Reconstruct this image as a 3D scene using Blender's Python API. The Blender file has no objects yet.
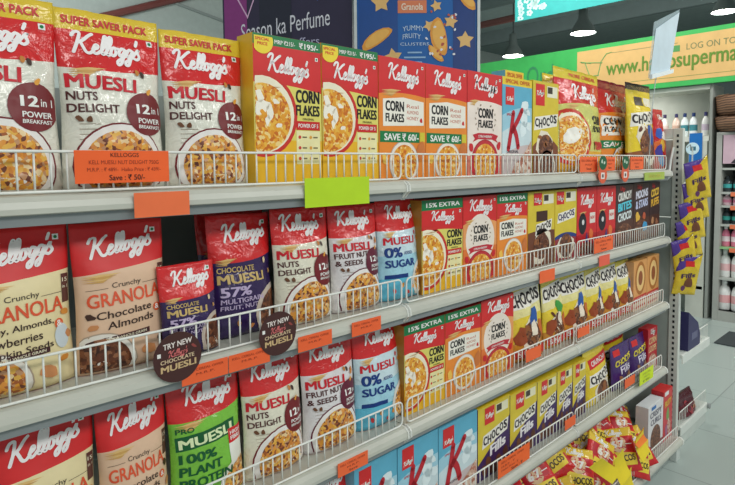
import bpy, bmesh, math, random
from mathutils import Vector, Matrix, Euler, noise
random.seed(7)
S = bpy.context.scene
COL = S.collection
PI = math.pi
R = math.radians

# ------------------------------------------------------------------ camera, world, lights, exposure
CAM_Y, CAM_Z = -1.0688, 1.55
cam_d = bpy.data.cameras.new('camera')
cam_d.sensor_width = 36.0
cam_d.lens = 570.0 / 735.0 * 36.0
cam_d.shift_y = -42.5 / 735.0
cam_d.clip_start = 0.02
cam = bpy.data.objects.new('camera', cam_d)
COL.objects.link(cam)
_r = Vector((0.72435445, -0.68935244, -0.01019029))
_f = Vector((0.68756376, 0.72340328, -0.06279938))
_u = Vector((0.05066259, 0.03848253, 0.99797415))
cam.matrix_world = Matrix(((_r.x, _u.x, -_f.x, 0.0), (_r.y, _u.y, -_f.y, CAM_Y), (_r.z, _u.z, -_f.z, CAM_Z), (0, 0, 0, 1)))
S.camera = cam

S.view_settings.view_transform = 'Standard'
S.view_settings.look = 'None'
S.view_settings.exposure = -0.4
S.view_settings.gamma = 1.0
S.view_settings.use_curve_mapping = False

wd = bpy.data.worlds.new('store_ambient')
S.world = wd
wd.use_nodes = True
wb = wd.node_tree.nodes['Background']
wb.inputs['Color'].default_value = (0.86, 0.97, 0.95, 1)
wb.inputs['Strength'].default_value = 0.56

def area_light(name, loc, sx, sy, power, aim=None, col=(1, 0.98, 0.94)):
    l = bpy.data.lights.new(name, 'AREA')
    l.shape = 'RECTANGLE'; l.size = sx; l.size_y = sy; l.energy = power; l.color = col
    o = bpy.data.objects.new(name, l); COL.objects.link(o)
    o.location = loc
    d = (Vector(aim) - Vector(loc)) if aim else Vector((0, 0, -1))
    o.rotation_euler = d.to_track_quat('-Z', 'Y').to_euler()
    return o
for i, (x, y, p) in enumerate(((-0.8, -2.9, 30), (1.0, -3.1, 36), (2.9, -2.9, 34), (4.9, -1.6, 60))):
    area_light('aisle_lamp_light', (x, y, 3.3), 0.9, 0.5, p, (x + 0.2, -0.2, .9))
area_light('hall_wall_fill', (1.2, 6.0, 4.6), 1.2, 1.2, 150, (2.6, 9.5, 3.0))  # added fill that brightens the north wall, not a lamp of the hall
area_light('back_aisle_lamp_light', (4.6, 1.8, 4.0), 0.8, 0.8, 60, (6.2, 1.2, 1.6))

# ------------------------------------------------------------------ materials
def lin(c):
    c /= 255.0
    return c / 12.92 if c <= 0.04045 else ((c + 0.055) / 1.055) ** 2.4
def rgb(t): return (lin(t[0]), lin(t[1]), lin(t[2]), 1.0)
MATS = {}
FINISH = {'film': (0.17, 0.55, 34, 0.006, 0.6), 'matte': (0.42, 0.4, 30, 0.002, 0.25), 'card': (0.38, 0.4, 25, 0.0008, 0.06),
          'ink': (0.4, 0.35, 20, 0.0006, 0.05), 'metal': (0.35, 0.5, 12, 0.0006, 0.05), 'paint': (0.5, 0.4, 9, 0.0006, 0.05), 'paper': (0.6, 0.3, 14, 0.001, 0.1),
          'dull': (0.85, 0.2, 6, 0.001, 0.1)}
def M(c, fin='ink', emit=0.0, var=0.05):
    key = (tuple(c), fin, emit, var)
    if key in MATS: return MATS[key]
    m = bpy.data.materials.new('%s_%02x%02x%02x' % ((fin,) + tuple(int(v) for v in c)))
    m.use_nodes = True
    nt = m.node_tree; b = nt.nodes['Principled BSDF']
    ro, sp, sc, bd, bs = FINISH[fin]
    tc = nt.nodes.new('ShaderNodeTexCoord')
    nz = nt.nodes.new('ShaderNodeTexNoise'); nz.inputs['Scale'].default_value = sc; nz.inputs['Detail'].default_value = 3
    if fin == 'film': nz.inputs['Distortion'].default_value = 1.6
    nt.links.new(tc.outputs['Object'], nz.inputs['Vector'])
    cr = nt.nodes.new('ShaderNodeValToRGB')
    a = rgb(c)
    cr.color_ramp.elements[0].position = 0.3; cr.color_ramp.elements[1].position = 0.7
    cr.color_ramp.elements[0].color = tuple(v * (1 - var) for v in a[:3]) + (1,)
    cr.color_ramp.elements[1].color = tuple(min(1, v * (1 + var)) for v in a[:3]) + (1,)
    nt.links.new(nz.outputs['Fac'], cr.inputs['Fac'])
    nt.links.new(cr.outputs['Color'], b.inputs['Base Color'])
    b.inputs['Roughness'].default_value = ro
    b.inputs['Specular IOR Level'].default_value = sp
    bp = nt.nodes.new('ShaderNodeBump'); bp.inputs['Distance'].default_value = bd; bp.inputs['Strength'].default_value = bs
    nt.links.new(nz.outputs['Fac'], bp.inputs['Height']); nt.links.new(bp.outputs['Normal'], b.inputs['Normal'])
    if emit:
        b.inputs['Emission Color'].default_value = a; b.inputs['Emission Strength'].default_value = emit
    MATS[key] = m
    return m
def M_cells(name, cols, scale, rough=0.3):
    """Printed picture of cereal: many small lumps in a few colours."""
    if name in MATS: return MATS[name]
    m = bpy.data.materials.new(name); m.use_nodes = True
    nt = m.node_tree; b = nt.nodes['Principled BSDF']; b.inputs['Roughness'].default_value = rough
    tc = nt.nodes.new('ShaderNodeTexCoord')
    nz = nt.nodes.new('ShaderNodeTexNoise'); nz.inputs['Scale'].default_value = 60
    mp = nt.nodes.new('ShaderNodeVectorMath'); mp.operation = 'SCALE'; mp.inputs['Scale'].default_value = 0.012
    ad = nt.nodes.new('ShaderNodeVectorMath'); ad.operation = 'ADD'
    nt.links.new(tc.outputs['Object'], nz.inputs['Vector']); nt.links.new(nz.outputs['Color'], mp.inputs[0])
    nt.links.new(tc.outputs['Object'], ad.inputs[0]); nt.links.new(mp.outputs[0], ad.inputs[1])
    vo = nt.nodes.new('ShaderNodeTexVoronoi'); vo.inputs['Scale'].default_value = scale
    nt.links.new(ad.outputs[0], vo.inputs['Vector'])
    sep = nt.nodes.new('ShaderNodeSeparateColor'); nt.links.new(vo.outputs['Color'], sep.inputs[0])
    cr = nt.nodes.new('ShaderNodeValToRGB'); cr.color_ramp.interpolation = 'CONSTANT'
    n = len(cols)
    while len(cr.color_ramp.elements) < n: cr.color_ramp.elements.new(0.5)
    for i, c in enumerate(cols):
        cr.color_ramp.elements[i].position = i / n; cr.color_ramp.elements[i].color = rgb(c)
    nt.links.new(sep.outputs[0], cr.inputs['Fac']); nt.links.new(cr.outputs['Color'], b.inputs['Base Color'])
    MATS[name] = m
    return m
def M_glass(name, tint, alpha=0.5):
    if name in MATS: return MATS[name]
    m = bpy.data.materials.new(name); m.use_nodes = True
    b = m.node_tree.nodes['Principled BSDF']
    b.inputs['Base Color'].default_value = rgb(tint); b.inputs['Roughness'].default_value = 0.08
    b.inputs['Alpha'].default_value = alpha
    nz = m.node_tree.nodes.new('ShaderNodeTexNoise'); nz.inputs['Scale'].default_value = 8
    bp = m.node_tree.nodes.new('ShaderNodeBump'); bp.inputs['Distance'].default_value = 0.0005
    m.node_tree.links.new(nz.outputs['Fac'], bp.inputs['Height']); m.node_tree.links.new(bp.outputs['Normal'], b.inputs['Normal'])
    MATS[name] = m
    return m
FLAKES = M_cells('picture_of_corn_flakes', [(228, 150, 40), (240, 185, 70), (205, 110, 30), (246, 215, 140), (235, 165, 50)], 140)
MUES = M_cells('picture_of_muesli', [(226, 156, 54), (166, 92, 44), (238, 210, 160), (214, 136, 56), (112, 58, 40), (232, 180, 80), (226, 150, 60), (200, 150, 110)], 150)
CHOC = M_cells('picture_of_chocolate_cereal', [(92, 48, 30), (126, 74, 46), (70, 36, 26), (150, 98, 66), (104, 56, 34)], 150)
PINKY = M_cells('picture_of_wheat_flakes', [(206, 170, 150), (228, 200, 180), (190, 120, 100), (240, 224, 212), (176, 110, 84)], 80)
SNACK = M_cells('printed_snack_pack_mix', [(190, 30, 36), (216, 60, 40), (150, 24, 34), (226, 150, 40), (200, 40, 40)], 38)

RED, DRED, WHITE, CREAM = (214, 42, 44), (150, 22, 34), (240, 240, 236), (236, 228, 200)
YEL, GREEN, BLACK, MAROON = (226, 194, 56), (22, 122, 68), (24, 24, 26), (112, 32, 36)
PURPLE, ORANGE, NAVY, LBLUE = (62, 42, 104), (238, 122, 50), (28, 60, 130), (150, 208, 230)
TAGC = (246, 110, 62)

# ------------------------------------------------------------------ scene bookkeeping
def link(o, parent=None):
    COL.objects.link(o)
    if parent is not None: o.parent = parent
    return o
def meshobj(name, verts, faces, mats, idx=None, parent=None, smooth=False):
    me = bpy.data.meshes.new(name)
    me.from_pydata(verts, [], faces)
    for m in (mats if isinstance(mats, (list, tuple)) else [mats]): me.materials.append(m)
    if idx: me.polygons.foreach_set('material_index', idx)
    if smooth: me.polygons.foreach_set('use_smooth', [True] * len(me.polygons))
    me.update()
    return link(bpy.data.objects.new(name, me), parent)
def tag(o, label, cat, group=None):
    o['label'] = label; o['category'] = cat
    if group: o['group'] = group
    return o
def thing(name, label, cat, loc=(0, 0, 0), rot=(0, 0, 0), group=None):
    o = bpy.data.objects.new(name, None); link(o)
    o.empty_display_size = 0.05
    o.location = loc; o.rotation_euler = rot
    return tag(o, label, cat, group)
def structure(o):
    o['kind'] = 'structure'; return o
def copy_tree(o, parent=None):
    c = o.copy(); COL.objects.link(c)
    if parent is not None: c.parent = parent
    for ch in list(o.children): copy_tree(ch, c)
    return c

class MB:
    """collects simple shapes into one mesh"""
    def __init__(s): s.v = []; s.f = []; s.i = []
    def add(s, vs, fs, m=0):
        n = len(s.v); s.v += [tuple(q) for q in vs]; s.f += [tuple(a + n for a in f) for f in fs]; s.i += [m] * len(fs); return s
    def box(s, a, b, m=0, bev=0.0):
        x0, y0, z0 = a; x1, y1, z1 = b
        if bev <= 0:
            v = [(x0, y0, z0), (x1, y0, z0), (x1, y1, z0), (x0, y1, z0), (x0, y0, z1), (x1, y0, z1), (x1, y1, z1), (x0, y1, z1)]
            return s.add(v, [(0, 3, 2, 1), (4, 5, 6, 7), (0, 1, 5, 4), (1, 2, 6, 5), (2, 3, 7, 6), (3, 0, 4, 7)], m)
        bm = bmesh.new(); bmesh.ops.create_cube(bm, size=1)
        for q in bm.verts: q.co = Vector(((x0 + x1) / 2 + q.co.x * (x1 - x0), (y0 + y1) / 2 + q.co.y * (y1 - y0), (z0 + z1) / 2 + q.co.z * (z1 - z0)))
        bmesh.ops.bevel(bm, geom=bm.edges[:], offset=bev, segments=2, affect='EDGES', profile=0.5)
        bm.verts.index_update(); s.add([q.co[:] for q in bm.verts], [[q.index for q in f.verts] for f in bm.faces], m); bm.free(); return s
    def tube(s, pts, r, m=0, n=6, closed=False):
        pts = [Vector(p) for p in pts]; k = len(pts); vs = []; fs = []
        for i, p in enumerate(pts):
            a = pts[(i - 1) % k] if (closed or i > 0) else p
            b = pts[(i + 1) % k] if (closed or i < k - 1) else p
            t = (b - a).normalized()
            ref = Vector((0, 1, 0)) if abs(t.y) < 0.9 else Vector((1, 0, 0))
            u = t.cross(ref).normalized(); w = t.cross(u)
            for j in range(n):
                g = 2 * PI * j / n; vs.append(p + (u * math.cos(g) + w * math.sin(g)) * r)
        for i in range(k if closed else k - 1):
            for j in range(n):
                a0 = i * n + j; a1 = i * n + (j + 1) % n; b0 = ((i + 1) % k) * n + j; b1 = ((i + 1) % k) * n + (j + 1) % n
                fs.append((a0, a1, b1, b0))
        if not closed:
            fs.append(tuple(range(n))[::-1]); fs.append(tuple(range((k - 1) * n, k * n)))
        return s.add(vs, fs, m)
    def lathe(s, prof, c=(0, 0, 0), n=20, m=0, caps=True):
        vs = []; fs = []
        for (r, z) in prof:
            for j in range(n):
                g = 2 * PI * j / n; vs.append((c[0] + r * math.cos(g), c[1] + r * math.sin(g), c[2] + z))
        for i in range(len(prof) - 1):
            for j in range(n): fs.append((i * n + j, i * n + (j + 1) % n, (i + 1) * n + (j + 1) % n, (i + 1) * n + j))
        if caps: fs.append(tuple(range(n))[::-1]); fs.append(tuple(range((len(prof) - 1) * n, len(prof) * n)))
        return s.add(vs, fs, m)
    def prism(s, prof, x0, x1, m=0, ms=None):
        """(y,z) outline pushed along x"""
        k = len(prof); vs = [(x0, y, z) for y, z in prof] + [(x1, y, z) for y, z in prof]
        n = len(s.v); s.v += vs
        for i in range(k):
            j = (i + 1) % k
            s.f.append((n + i, n + j, n + k + j, n + k + i)); s.i.append(ms[i] if ms else m)
        s.f.append(tuple(n + i for i in range(k))[::-1]); s.i.append(m); s.f.append(tuple(n + k + i for i in range(k))); s.i.append(m)
        return s
    def obj(s, name, mats, parent=None, smooth=False):
        return meshobj(name, s.v, s.f, mats, s.i, parent, smooth)

# ------------------------------------------------------------------ lettering
_TX = {}
def text2d(body, bold=0.0):
    key = (body, bold)
    if key not in _TX:
        cu = bpy.data.curves.new('lettering', 'FONT'); cu.body = body; cu.resolution_u = 3
        o = bpy.data.objects.new('lettering', cu); COL.objects.link(o)
        dg = bpy.context.evaluated_depsgraph_get()
        me = bpy.data.meshes.new_from_object(o.evaluated_get(dg))
        vs = [(v.co.x, v.co.y) for v in me.vertices]; fs = [tuple(p.vertices) for p in me.polygons]
        bpy.data.objects.remove(o); bpy.data.curves.remove(cu); bpy.data.meshes.remove(me)
        xs = [p[0] for p in vs]; ys = [p[1] for p in vs]
        x0, x1, y0, y1 = min(xs), max(xs), min(ys), max(ys)
        if bold > 0:   # heavier strokes: the same letters laid again a little to each side
            b = bold * 1.15; base, bf = vs, fs; vs, fs = [], []
            for dx, dy in ((-b, -b * .5), (b, -b * .5), (-b, b * .5), (b, b * .5), (0, 0)):
                n = len(vs); vs += [(x + dx, y + dy) for x, y in base]; fs += [tuple(a + n for a in f) for f in bf]
            x0 -= b; x1 += b; y0 -= b * .5; y1 += b * .5
        vs = [((x - x0) / (x1 - x0), (y - y0) / (y1 - y0)) for x, y in vs]
        _TX[key] = (vs, fs)
    return _TX[key]
def catmull(pts, n=5):
    out = []
    P = [pts[0]] + list(pts) + [pts[-1]]
    for i in range(1, len(P) - 2):
        p0, p1, p2, p3 = P[i - 1], P[i], P[i + 1], P[i + 2]
        for k in range(n):
            t = k / n
            out.append(tuple(0.5 * (2 * p1[c] + (p2[c] - p0[c]) * t + (2 * p0[c] - 5 * p1[c] + 4 * p2[c] - p3[c]) * t * t + (3 * p1[c] - p0[c] - 3 * p2[c] + p3[c]) * t ** 3) for c in (0, 1)))
    out.append(tuple(pts[-1])); return out
def ribbon(strokes, width, slant=0.0, n=5):
    vs = []; fs = []
    for st in strokes:
        w = width
        pl = catmull([(x + slant * y, y) for x, y in st], n)
        b = len(vs)
        for i, p in enumerate(pl):
            a = pl[max(0, i - 1)]; c = pl[min(len(pl) - 1, i + 1)]
            dx, dy = c[0] - a[0], c[1] - a[1]; l = math.hypot(dx, dy) or 1
            nx, ny = -dy / l * w / 2, dx / l * w / 2
            vs += [(p[0] + nx, p[1] + ny), (p[0] - nx, p[1] - ny)]
        for i in range(len(pl) - 1): fs.append((b + 2 * i + 1, b + 2 * i + 3, b + 2 * i + 2, b + 2 * i))
        for e in (pl[0], pl[-1]):
            b2 = len(vs); vs += [(e[0] + w / 2 * math.cos(k * PI / 4), e[1] + w / 2 * math.sin(k * PI / 4)) for k in range(8)]
            fs.append(tuple(range(b2, b2 + 8)))
    x0 = min(v[0] for v in vs); x1 = max(v[0] for v in vs); y0 = min(v[1] for v in vs); y1 = max(v[1] for v in vs)
    return [((x - x0) / (x1 - x0), (y - y0) / (x1 - x0)) for x, y in vs], fs, (y1 - y0) / (x1 - x0)
def _sh(st, dx): return [(x + dx, y) for x, y in st]
_g = [(5.0, .95), (4.68, 1.0), (4.5, .5), (4.66, .12), (4.95, .45), (5.1, 1.0), (5.0, .1), (4.8, -.75), (4.5, -.9), (4.45, -.5), (4.95, -.05), (5.25, .4)]
_l = [(2.62, .3), (2.98, 1.3), (2.98, 2.05), (2.78, 2.1), (2.68, 1.2), (2.7, .2), (2.92, .05), (3.15, .4)]
LOGO = ribbon([
    [(-.35, 1.75), (-.1, 2.2), (.35, 2.15), (.28, 1.2), (.1, .0)], [(1.55, 2.2), (1.2, 1.9), (.75, 1.35), (.3, 1.05)], [(.55, 1.2), (.85, .7), (1.2, .12), (1.55, .0), (1.85, .3)],
    [(1.8, .45), (2.2, .65), (2.25, .95), (2.0, 1.0), (1.85, .5), (2.0, .05), (2.3, .08), (2.6, .4)],
    _l, _sh(_l, .52), [(4.1, .98), (3.78, .95), (3.66, .4), (3.85, .05), (4.15, .3), (4.15, .85), (4.35, .95)],
    _g, _sh(_g, .82), [(6.2, 2.15), (6.12, 1.6)], [(6.05, .4), (6.5, 1.15), (6.5, .8), (6.75, .35), (6.5, .0), (6.15, .1)]], .33, .22)
SPECIAL_K = ribbon([[(.34, 2.0), (.22, 1.0), (.0, -.2)], [(1.35, 2.05), (.9, 1.45), (.3, .85)], [(.45, 1.05), (.85, .5), (1.15, -.25)]], .4, .1)

# ------------------------------------------------------------------ packaging
class Art:
    """Printed art on the front of one pack. Coordinates are fractions of its width and height, y from the bottom."""
    def __init__(s, w, h): s.w = w; s.h = h; s.p = {}; s.k = 0
    def raw(s, part, vs, fs, m, layer, stacked=False):
        d = s.p.setdefault(part, ([], [], [], []))
        n = len(d[0]); k = len(vs) // 5 if stacked else len(vs) + 1; d[0].extend((x, y, layer + .11 * (i // k)) for i, (x, y) in enumerate(vs)); d[1].extend(tuple(a + n for a in f) for f in fs)
        if m not in d[2]: d[2].append(m)
        d[3].extend([d[2].index(m)] * len(fs))
    def P(s, x, y): return ((x - .5) * s.w, y * s.h)
    def clamp(s, x, y): return (max(-.485 * s.w, min(.485 * s.w, x)), max(.015 * s.h, min(.985 * s.h, y)))
    def poly(s, part, pts, m, layer=1): s.raw(part, [s.clamp(*s.P(*p)) for p in pts], [tuple(range(len(pts)))], m, layer)
    def rect(s, part, x0, y0, x1, y1, m, layer=1, skew=0.0): s.poly(part, [(x0, y0), (x1, y0 + skew), (x1, y1 + skew), (x0, y1)], m, layer)
    def disc(s, part, cx, cy, r, m, layer=1, ry=None, n=28):
        c = s.P(cx, cy); rx = r * s.w; ry = rx if ry is None else ry * s.w
        vs = [s.clamp(*c)]; fs = []
        rings = (.5, 1)
        for q in rings: vs += [s.clamp(c[0] + rx * q * math.cos(2 * PI * i / n), c[1] + ry * q * math.sin(2 * PI * i / n)) for i in range(n)]
        for i in range(n):
            j = (i + 1) % n
            fs.append((0, 1 + i, 1 + j)); fs.append((1 + i, 1 + n + i, 1 + n + j, 1 + j))
        s.raw(part, vs, fs, m, layer)
    def blob(s, part, cx, cy, r, m, layer=1, sq=.7, seed=0):
        rd = random.Random(seed); n = 9; a0 = rd.random() * 6
        pts = []
        for i in range(n):
            g = 2 * PI * i / n; q = r * (0.75 + .5 * rd.random()); x = q * math.cos(g); y = q * sq * math.sin(g)
            pts.append((cx + x * math.cos(a0) - y * math.sin(a0), cy + (x * math.sin(a0) + y * math.cos(a0)) * s.w / s.h))
        s.poly(part, pts, m, layer)
    def text(s, part, body, x0, y0, x1, y1, m, layer=2, bold=.012, skew=0.0, arc=0.0):
        vs, fs = text2d(body, bold)
        s.raw(part, [s.clamp(*s.P(x0 + (x1 - x0) * a, y0 + (y1 - y0) * b + skew * a + arc * (1 - (2 * a - 1) ** 2))) for a, b in vs], fs, m, layer, bold > 0)
    def rib(s, part, rb, cx, cy, w, m, layer=2, skew=0.0, hs=1.0):
        vs, fs, asp = rb; hh = asp * w * s.w / s.h * hs
        s.raw(part, [s.clamp(*s.P(cx + (a - .5) * w, cy + (b / asp - .5) * hh + skew * (a - .5))) for a, b in vs], fs, m, layer)
    def logo(s, cx=.5, cy=.86, w=.64, m=None, skew=.03, hs=1.0): s.rib('brand_logo', LOGO, cx, cy, w, m or M((244, 240, 240)), 2, skew, hs)
    def veg(s, x=.86, y=.93, q=.03):
        a = q * s.w / s.h
        s.rect('veg_mark', x - q, y - a, x + q, y + a, M((238, 240, 238)), 1); s.disc('veg_mark', x, y, q * .6, M(GREEN), 2, n=10)
    def wheat(s, y=.7, x=.05, w=.36):
        for i in range(4):
            yy = y - i * .012
            s.poly('wheat_print', [(x, yy), (x + w * .5, yy + .014 - i * .002), (x + w - i * .05, yy + .012), (x + w * .5, yy - .006)], M(((224, 186, 120), (206, 160, 92))[i % 2]), 1 + i % 2)
    def bowl(s, cx, cy, r, cereal, rim=WHITE, line=MAROON, milk=None):
        s.disc('bowl_print', cx, cy, r, M(line), 1); s.disc('bowl_print', cx, cy, r * .96, M(rim), 2); s.disc('bowl_print/cereal_print', cx, cy, r * .82, cereal, 3)
        if milk: s.blob('bowl_print', cx - r * .3, cy + r * .25 * s.w / s.h, r * .38, M(milk), 4, .6, 3)

def edge_fn(b):
    """band boundary across the face, a in -1..1"""
    if isinstance(b, (int, float)): return lambda a: b
    v, sl, cu = b
    return lambda a: v + sl * a + cu * (1 - a * a)
def lerp_profile(P, v):
    for (a, x), (b, y) in zip(P, P[1:]):
        if v <= b:
            t = (v - a) / (b - a); t = t * t * (3 - 2 * t); return x + (y - x) * t
    return P[-1][1]
PROF = [(0, .62), (.07, .98), (.35, 1.0), (.6, .82), (.82, .36), (.92, .07), (1.0, .03)]
class Pouch:
    def __init__(s, w, h, t, bands, fin='film', back=RED, seed=0, prof=PROF, crinkle=.0045):
        s.w, s.h, s.t, s.bands, s.fin, s.back, s.seed, s.prof, s.cr = w, h, t, bands, fin, back, seed, prof, crinkle
    def surf(s, x, z, off=0.0, side=-1):
        v = min(1, max(0, z / s.h)); a = min(1, abs(2 * x / s.w))
        p = lerp_profile(s.prof, v)
        c = (1 - a ** 2.6) ** .75
        nz = noise.noise(Vector((x * 22 + s.seed * 3.1, z * 26, s.seed * 1.7))) + .6 * noise.noise(Vector((x * 60 + z * 18, z * 34, s.seed * 2.3)))
        y = .0012 + s.t / 2 * p * c + s.cr * nz * (c ** .5) * (.25 + .75 * min(1, p * 1.6))
        y = max(y, .0009)
        wf = 1 - .045 * math.sin(PI * min(1, v * 1.08)) ** 2 * (s.t / .07) + .004 * noise.noise(Vector((z * 18, s.seed, 5)))
        return (x * wf, side * (y + off), z + .002 * nz * (v > .9))
    def body(s, parent):
        nx = 18; rows = []
        prev = edge_fn(0.0)
        for bi, (m, top) in enumerate(s.bands):
            tf = edge_fn(top); k = max(2, int(round((tf(0) - prev(0)) * 26)))
            for j in range(k): rows.append((lambda a, p=prev, t=tf, q=j / k: p(a) + (t(a) - p(a)) * q, bi))
            prev = tf
        rows.append((prev, len(s.bands) - 1))
        mats = [M(c, s.fin) if not isinstance(c, bpy.types.Material) else c for c, _ in s.bands] + [M(s.back, s.fin)]
        V = []; Fc = []; I = []
        for side in (-1, 1):
            for fn, _ in rows:
                for i in range(nx + 1):
                    a = -1 + 2 * i / nx; a = math.sin(a * PI / 2) * .4 + a * .6
                    V.append(s.surf(a * s.w / 2, fn(a) * s.h, 0, side))
        nr = len(rows); st = nx + 1; o = nr * st
        for r in range(nr - 1):
            for i in range(nx):
                q = r * st + i
                Fc.append((q, q + 1, q + st + 1, q + st)); I.append(rows[r][1])
                Fc.append((o + q, o + q + st, o + q + st + 1, o + q + 1)); I.append(rows[r][1])
            for i in (0, nx):
                q = r * st + i; f = (q, q + st, o + q + st, o + q); Fc.append(f if i == 0 else f[::-1]); I.append(rows[r][1])
        for i in range(nx):
            Fc.append((i, o + i, o + i + 1, i + 1)); I.append(len(mats) - 1)
            q = (nr - 1) * st + i; Fc.append((q, q + 1, o + q + 1, o + q)); I.append(rows[-1][1])
        return meshobj('pouch', V, Fc, mats, I, parent, True)
class Carton:
    def __init__(s, w, h, d, bands, side=YEL, top=RED): s.w, s.h, s.d, s.bands, s.side, s.top = w, h, d, bands, side, top; s.fin = 'card'
    def surf(s, x, z, off=0.0): return (x, -s.d / 2 - off, z)
    def body(s, parent):
        V = []; Fc = []; I = []; nx = 14; mats = []
        prev = edge_fn(0.0)
        rows = [prev]
        for c, top in s.bands:
            mats.append(M(c, 'card') if not isinstance(c, bpy.types.Material) else c); rows.append(edge_fn(top))
        for fn in rows:
            for i in range(nx + 1):
                a = -1 + 2 * i / nx; V.append((a * s.w / 2, -s.d / 2, fn(a) * s.h))
        st = nx + 1
        for r in range(len(rows) - 1):
            for i in range(nx):
                q = r * st + i; Fc.append((q, q + 1, q + st + 1, q + st)); I.append(r)
        mats += [M(s.side, 'card'), M(s.top, 'card')]; ns = len(mats) - 2
        n = len(V); w, h, d = s.w / 2, s.h, s.d / 2
        V += [(-w, -d, 0), (w, -d, 0), (w, d, 0), (-w, d, 0), (-w, -d, h), (w, -d, h), (w, d, h), (-w, d, h)]
        for f, m in (((0, 3, 2, 1), ns), ((4, 5, 6, 7), ns + 1), ((1, 2, 6, 5), ns), ((2, 3, 7, 6), ns), ((3, 0, 4, 7), ns)):
            Fc.append(tuple(n + q for q in f)); I.append(m)
        c = meshobj('carton', V, Fc, mats, I, parent)
        MB().box((-w + .002, -d + .004, h - .0005), (w - .002, .004, h + .0012)).obj('top_flap', M(s.top, 'card'), parent)
        return c
def finish(pk, art, parent):
    pk.body(parent)
    soft = isinstance(pk, Pouch); step = .00045 if soft else .00025
    made = {}
    for full, (vs, fs, mats, idx) in art.p.items():
        up, name = full.split('/') if '/' in full else (None, full)
        par = made.get(up, parent)
        if soft:
            bm = bmesh.new(); bv = [bm.verts.new(v) for v in vs]
            lay = []
            for f, i in zip(fs, idx):
                try:
                    q = bm.faces.new([bv[a] for a in f]); q.material_index = i
                except ValueError: pass
            bmesh.ops.triangulate(bm, faces=bm.faces[:])
            for _ in range(4):
                es = [e for e in bm.edges if e.calc_length() > .013]
                if not es: break
                bmesh.ops.subdivide_edges(bm, edges=es, cuts=1)
                bmesh.ops.triangulate(bm, faces=[f for f in bm.faces if len(f.verts) > 3])
            bm.verts.index_update()
            V = [pk.surf(v.co.x, v.co.y, .0005 + step * v.co.z) for v in bm.verts]
            F = [[v.index for v in f.verts] for f in bm.faces]; I = [f.material_index for f in bm.faces]; bm.free()
            made[name] = meshobj(name, V, F, mats, I, par, True)
        else:
            made[name] = meshobj(name, [pk.surf(x, z, .0002 + step * l) for x, z, l in vs], fs, mats, idx, par)

# ---- the designs -------------------------------------------------
VAR = {}
def design(fn): VAR[fn.__name__] = fn; return fn
def muesli_common(A, l2, l3, logo_y, y, circ=(118, 32, 38), titlem=(206, 34, 48), cereal=MUES):
    A.logo(.45, logo_y, .66, skew=-.01); A.veg(.89, logo_y + .07)
    A.wheat(y + .1, .06, .34)
    A.text('title_lettering', 'MUESLI', .03, y + .0, .69, y + .078, M(titlem), bold=.03, skew=-.012)
    A.text('title_lettering', l2, .03, y - .068, .03 + .066 * len(l2), y - .02, M((84, 40, 40)), bold=.02)
    A.text('title_lettering', l3, .03, y - .135, .03 + .066 * len(l3), y - .087, M((84, 40, 40)), bold=.02)
    A.bowl(.5, .13, .44, cereal, (240, 236, 232), circ)
    A.disc('roundel', .78, y - .13, .225, M(circ), 4)
    A.text('roundel/roundel_lettering', '12', .66, y - .13, .82, y - .075, M(WHITE), 5, .03); A.text('roundel/roundel_lettering', 'in 1', .84, y - .125, .95, y - .085, M(WHITE), 5, .01)
    A.text('roundel/roundel_lettering', 'POWER', .67, y - .185, .94, y - .155, M(WHITE), 5, .02); A.text('roundel/roundel_lettering', 'BREAKFAST', .67, y - .215, .94, y - .195, M(WHITE), 5, .02)
    for i, (x, yy, c) in enumerate(((.76, y + .1, (70, 50, 44)), (.82, y + .0, (230, 160, 60)), (.12, y - .17, (110, 70, 46)), (.2, y - .175, (110, 70, 46)), (.7, y + .11, (200, 130, 60)))):
        A.blob('fruit_print', x, yy, .035, M(c), 5, .7, i)
    for i in range(5): A.rect('small_print', .12, y - .2 - i * .028, .3 - .02 * (i % 3), y - .197 - i * .028, M((150, 130, 110)), 1)
@design
def saver_muesli(w=.186, h=.335):
    pk = Pouch(w, h, .075, [((228, 227, 214), (.68, .005, -.02)), (RED, .885), (YEL, 1.0)], 'film', seed=1)
    A = Art(w, h); muesli_common(A, 'NUTS', 'DELIGHT', .79, .56)
    A.text('saver_banner', 'SUPER SAVER PACK', .06, .915, .88, .96, M((206, 40, 40)), bold=.03)
    return pk, A
@design
def nuts_muesli(w=.178, h=.283):
    pk = Pouch(w, h, .075, [((230, 226, 206), (.71, .01, -.02)), (RED, 1.0)], 'film', seed=2)
    A = Art(w, h); muesli_common(A, 'NUTS', 'DELIGHT', .85, .57); return pk, A
@design
def fruit_muesli(w=.172, h=.283):
    pk = Pouch(w, h, .075, [((226, 222, 224), (.71, .01, -.02)), (RED, 1.0)], 'film', seed=3)
    A = Art(w, h); muesli_common(A, 'FRUIT NUT', '& SEEDS', .85, .57, (104, 36, 56))
    A.blob('fruit_print', .86, .64, .05, M((206, 130, 60)), 5, .7, 21); return pk, A
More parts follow.
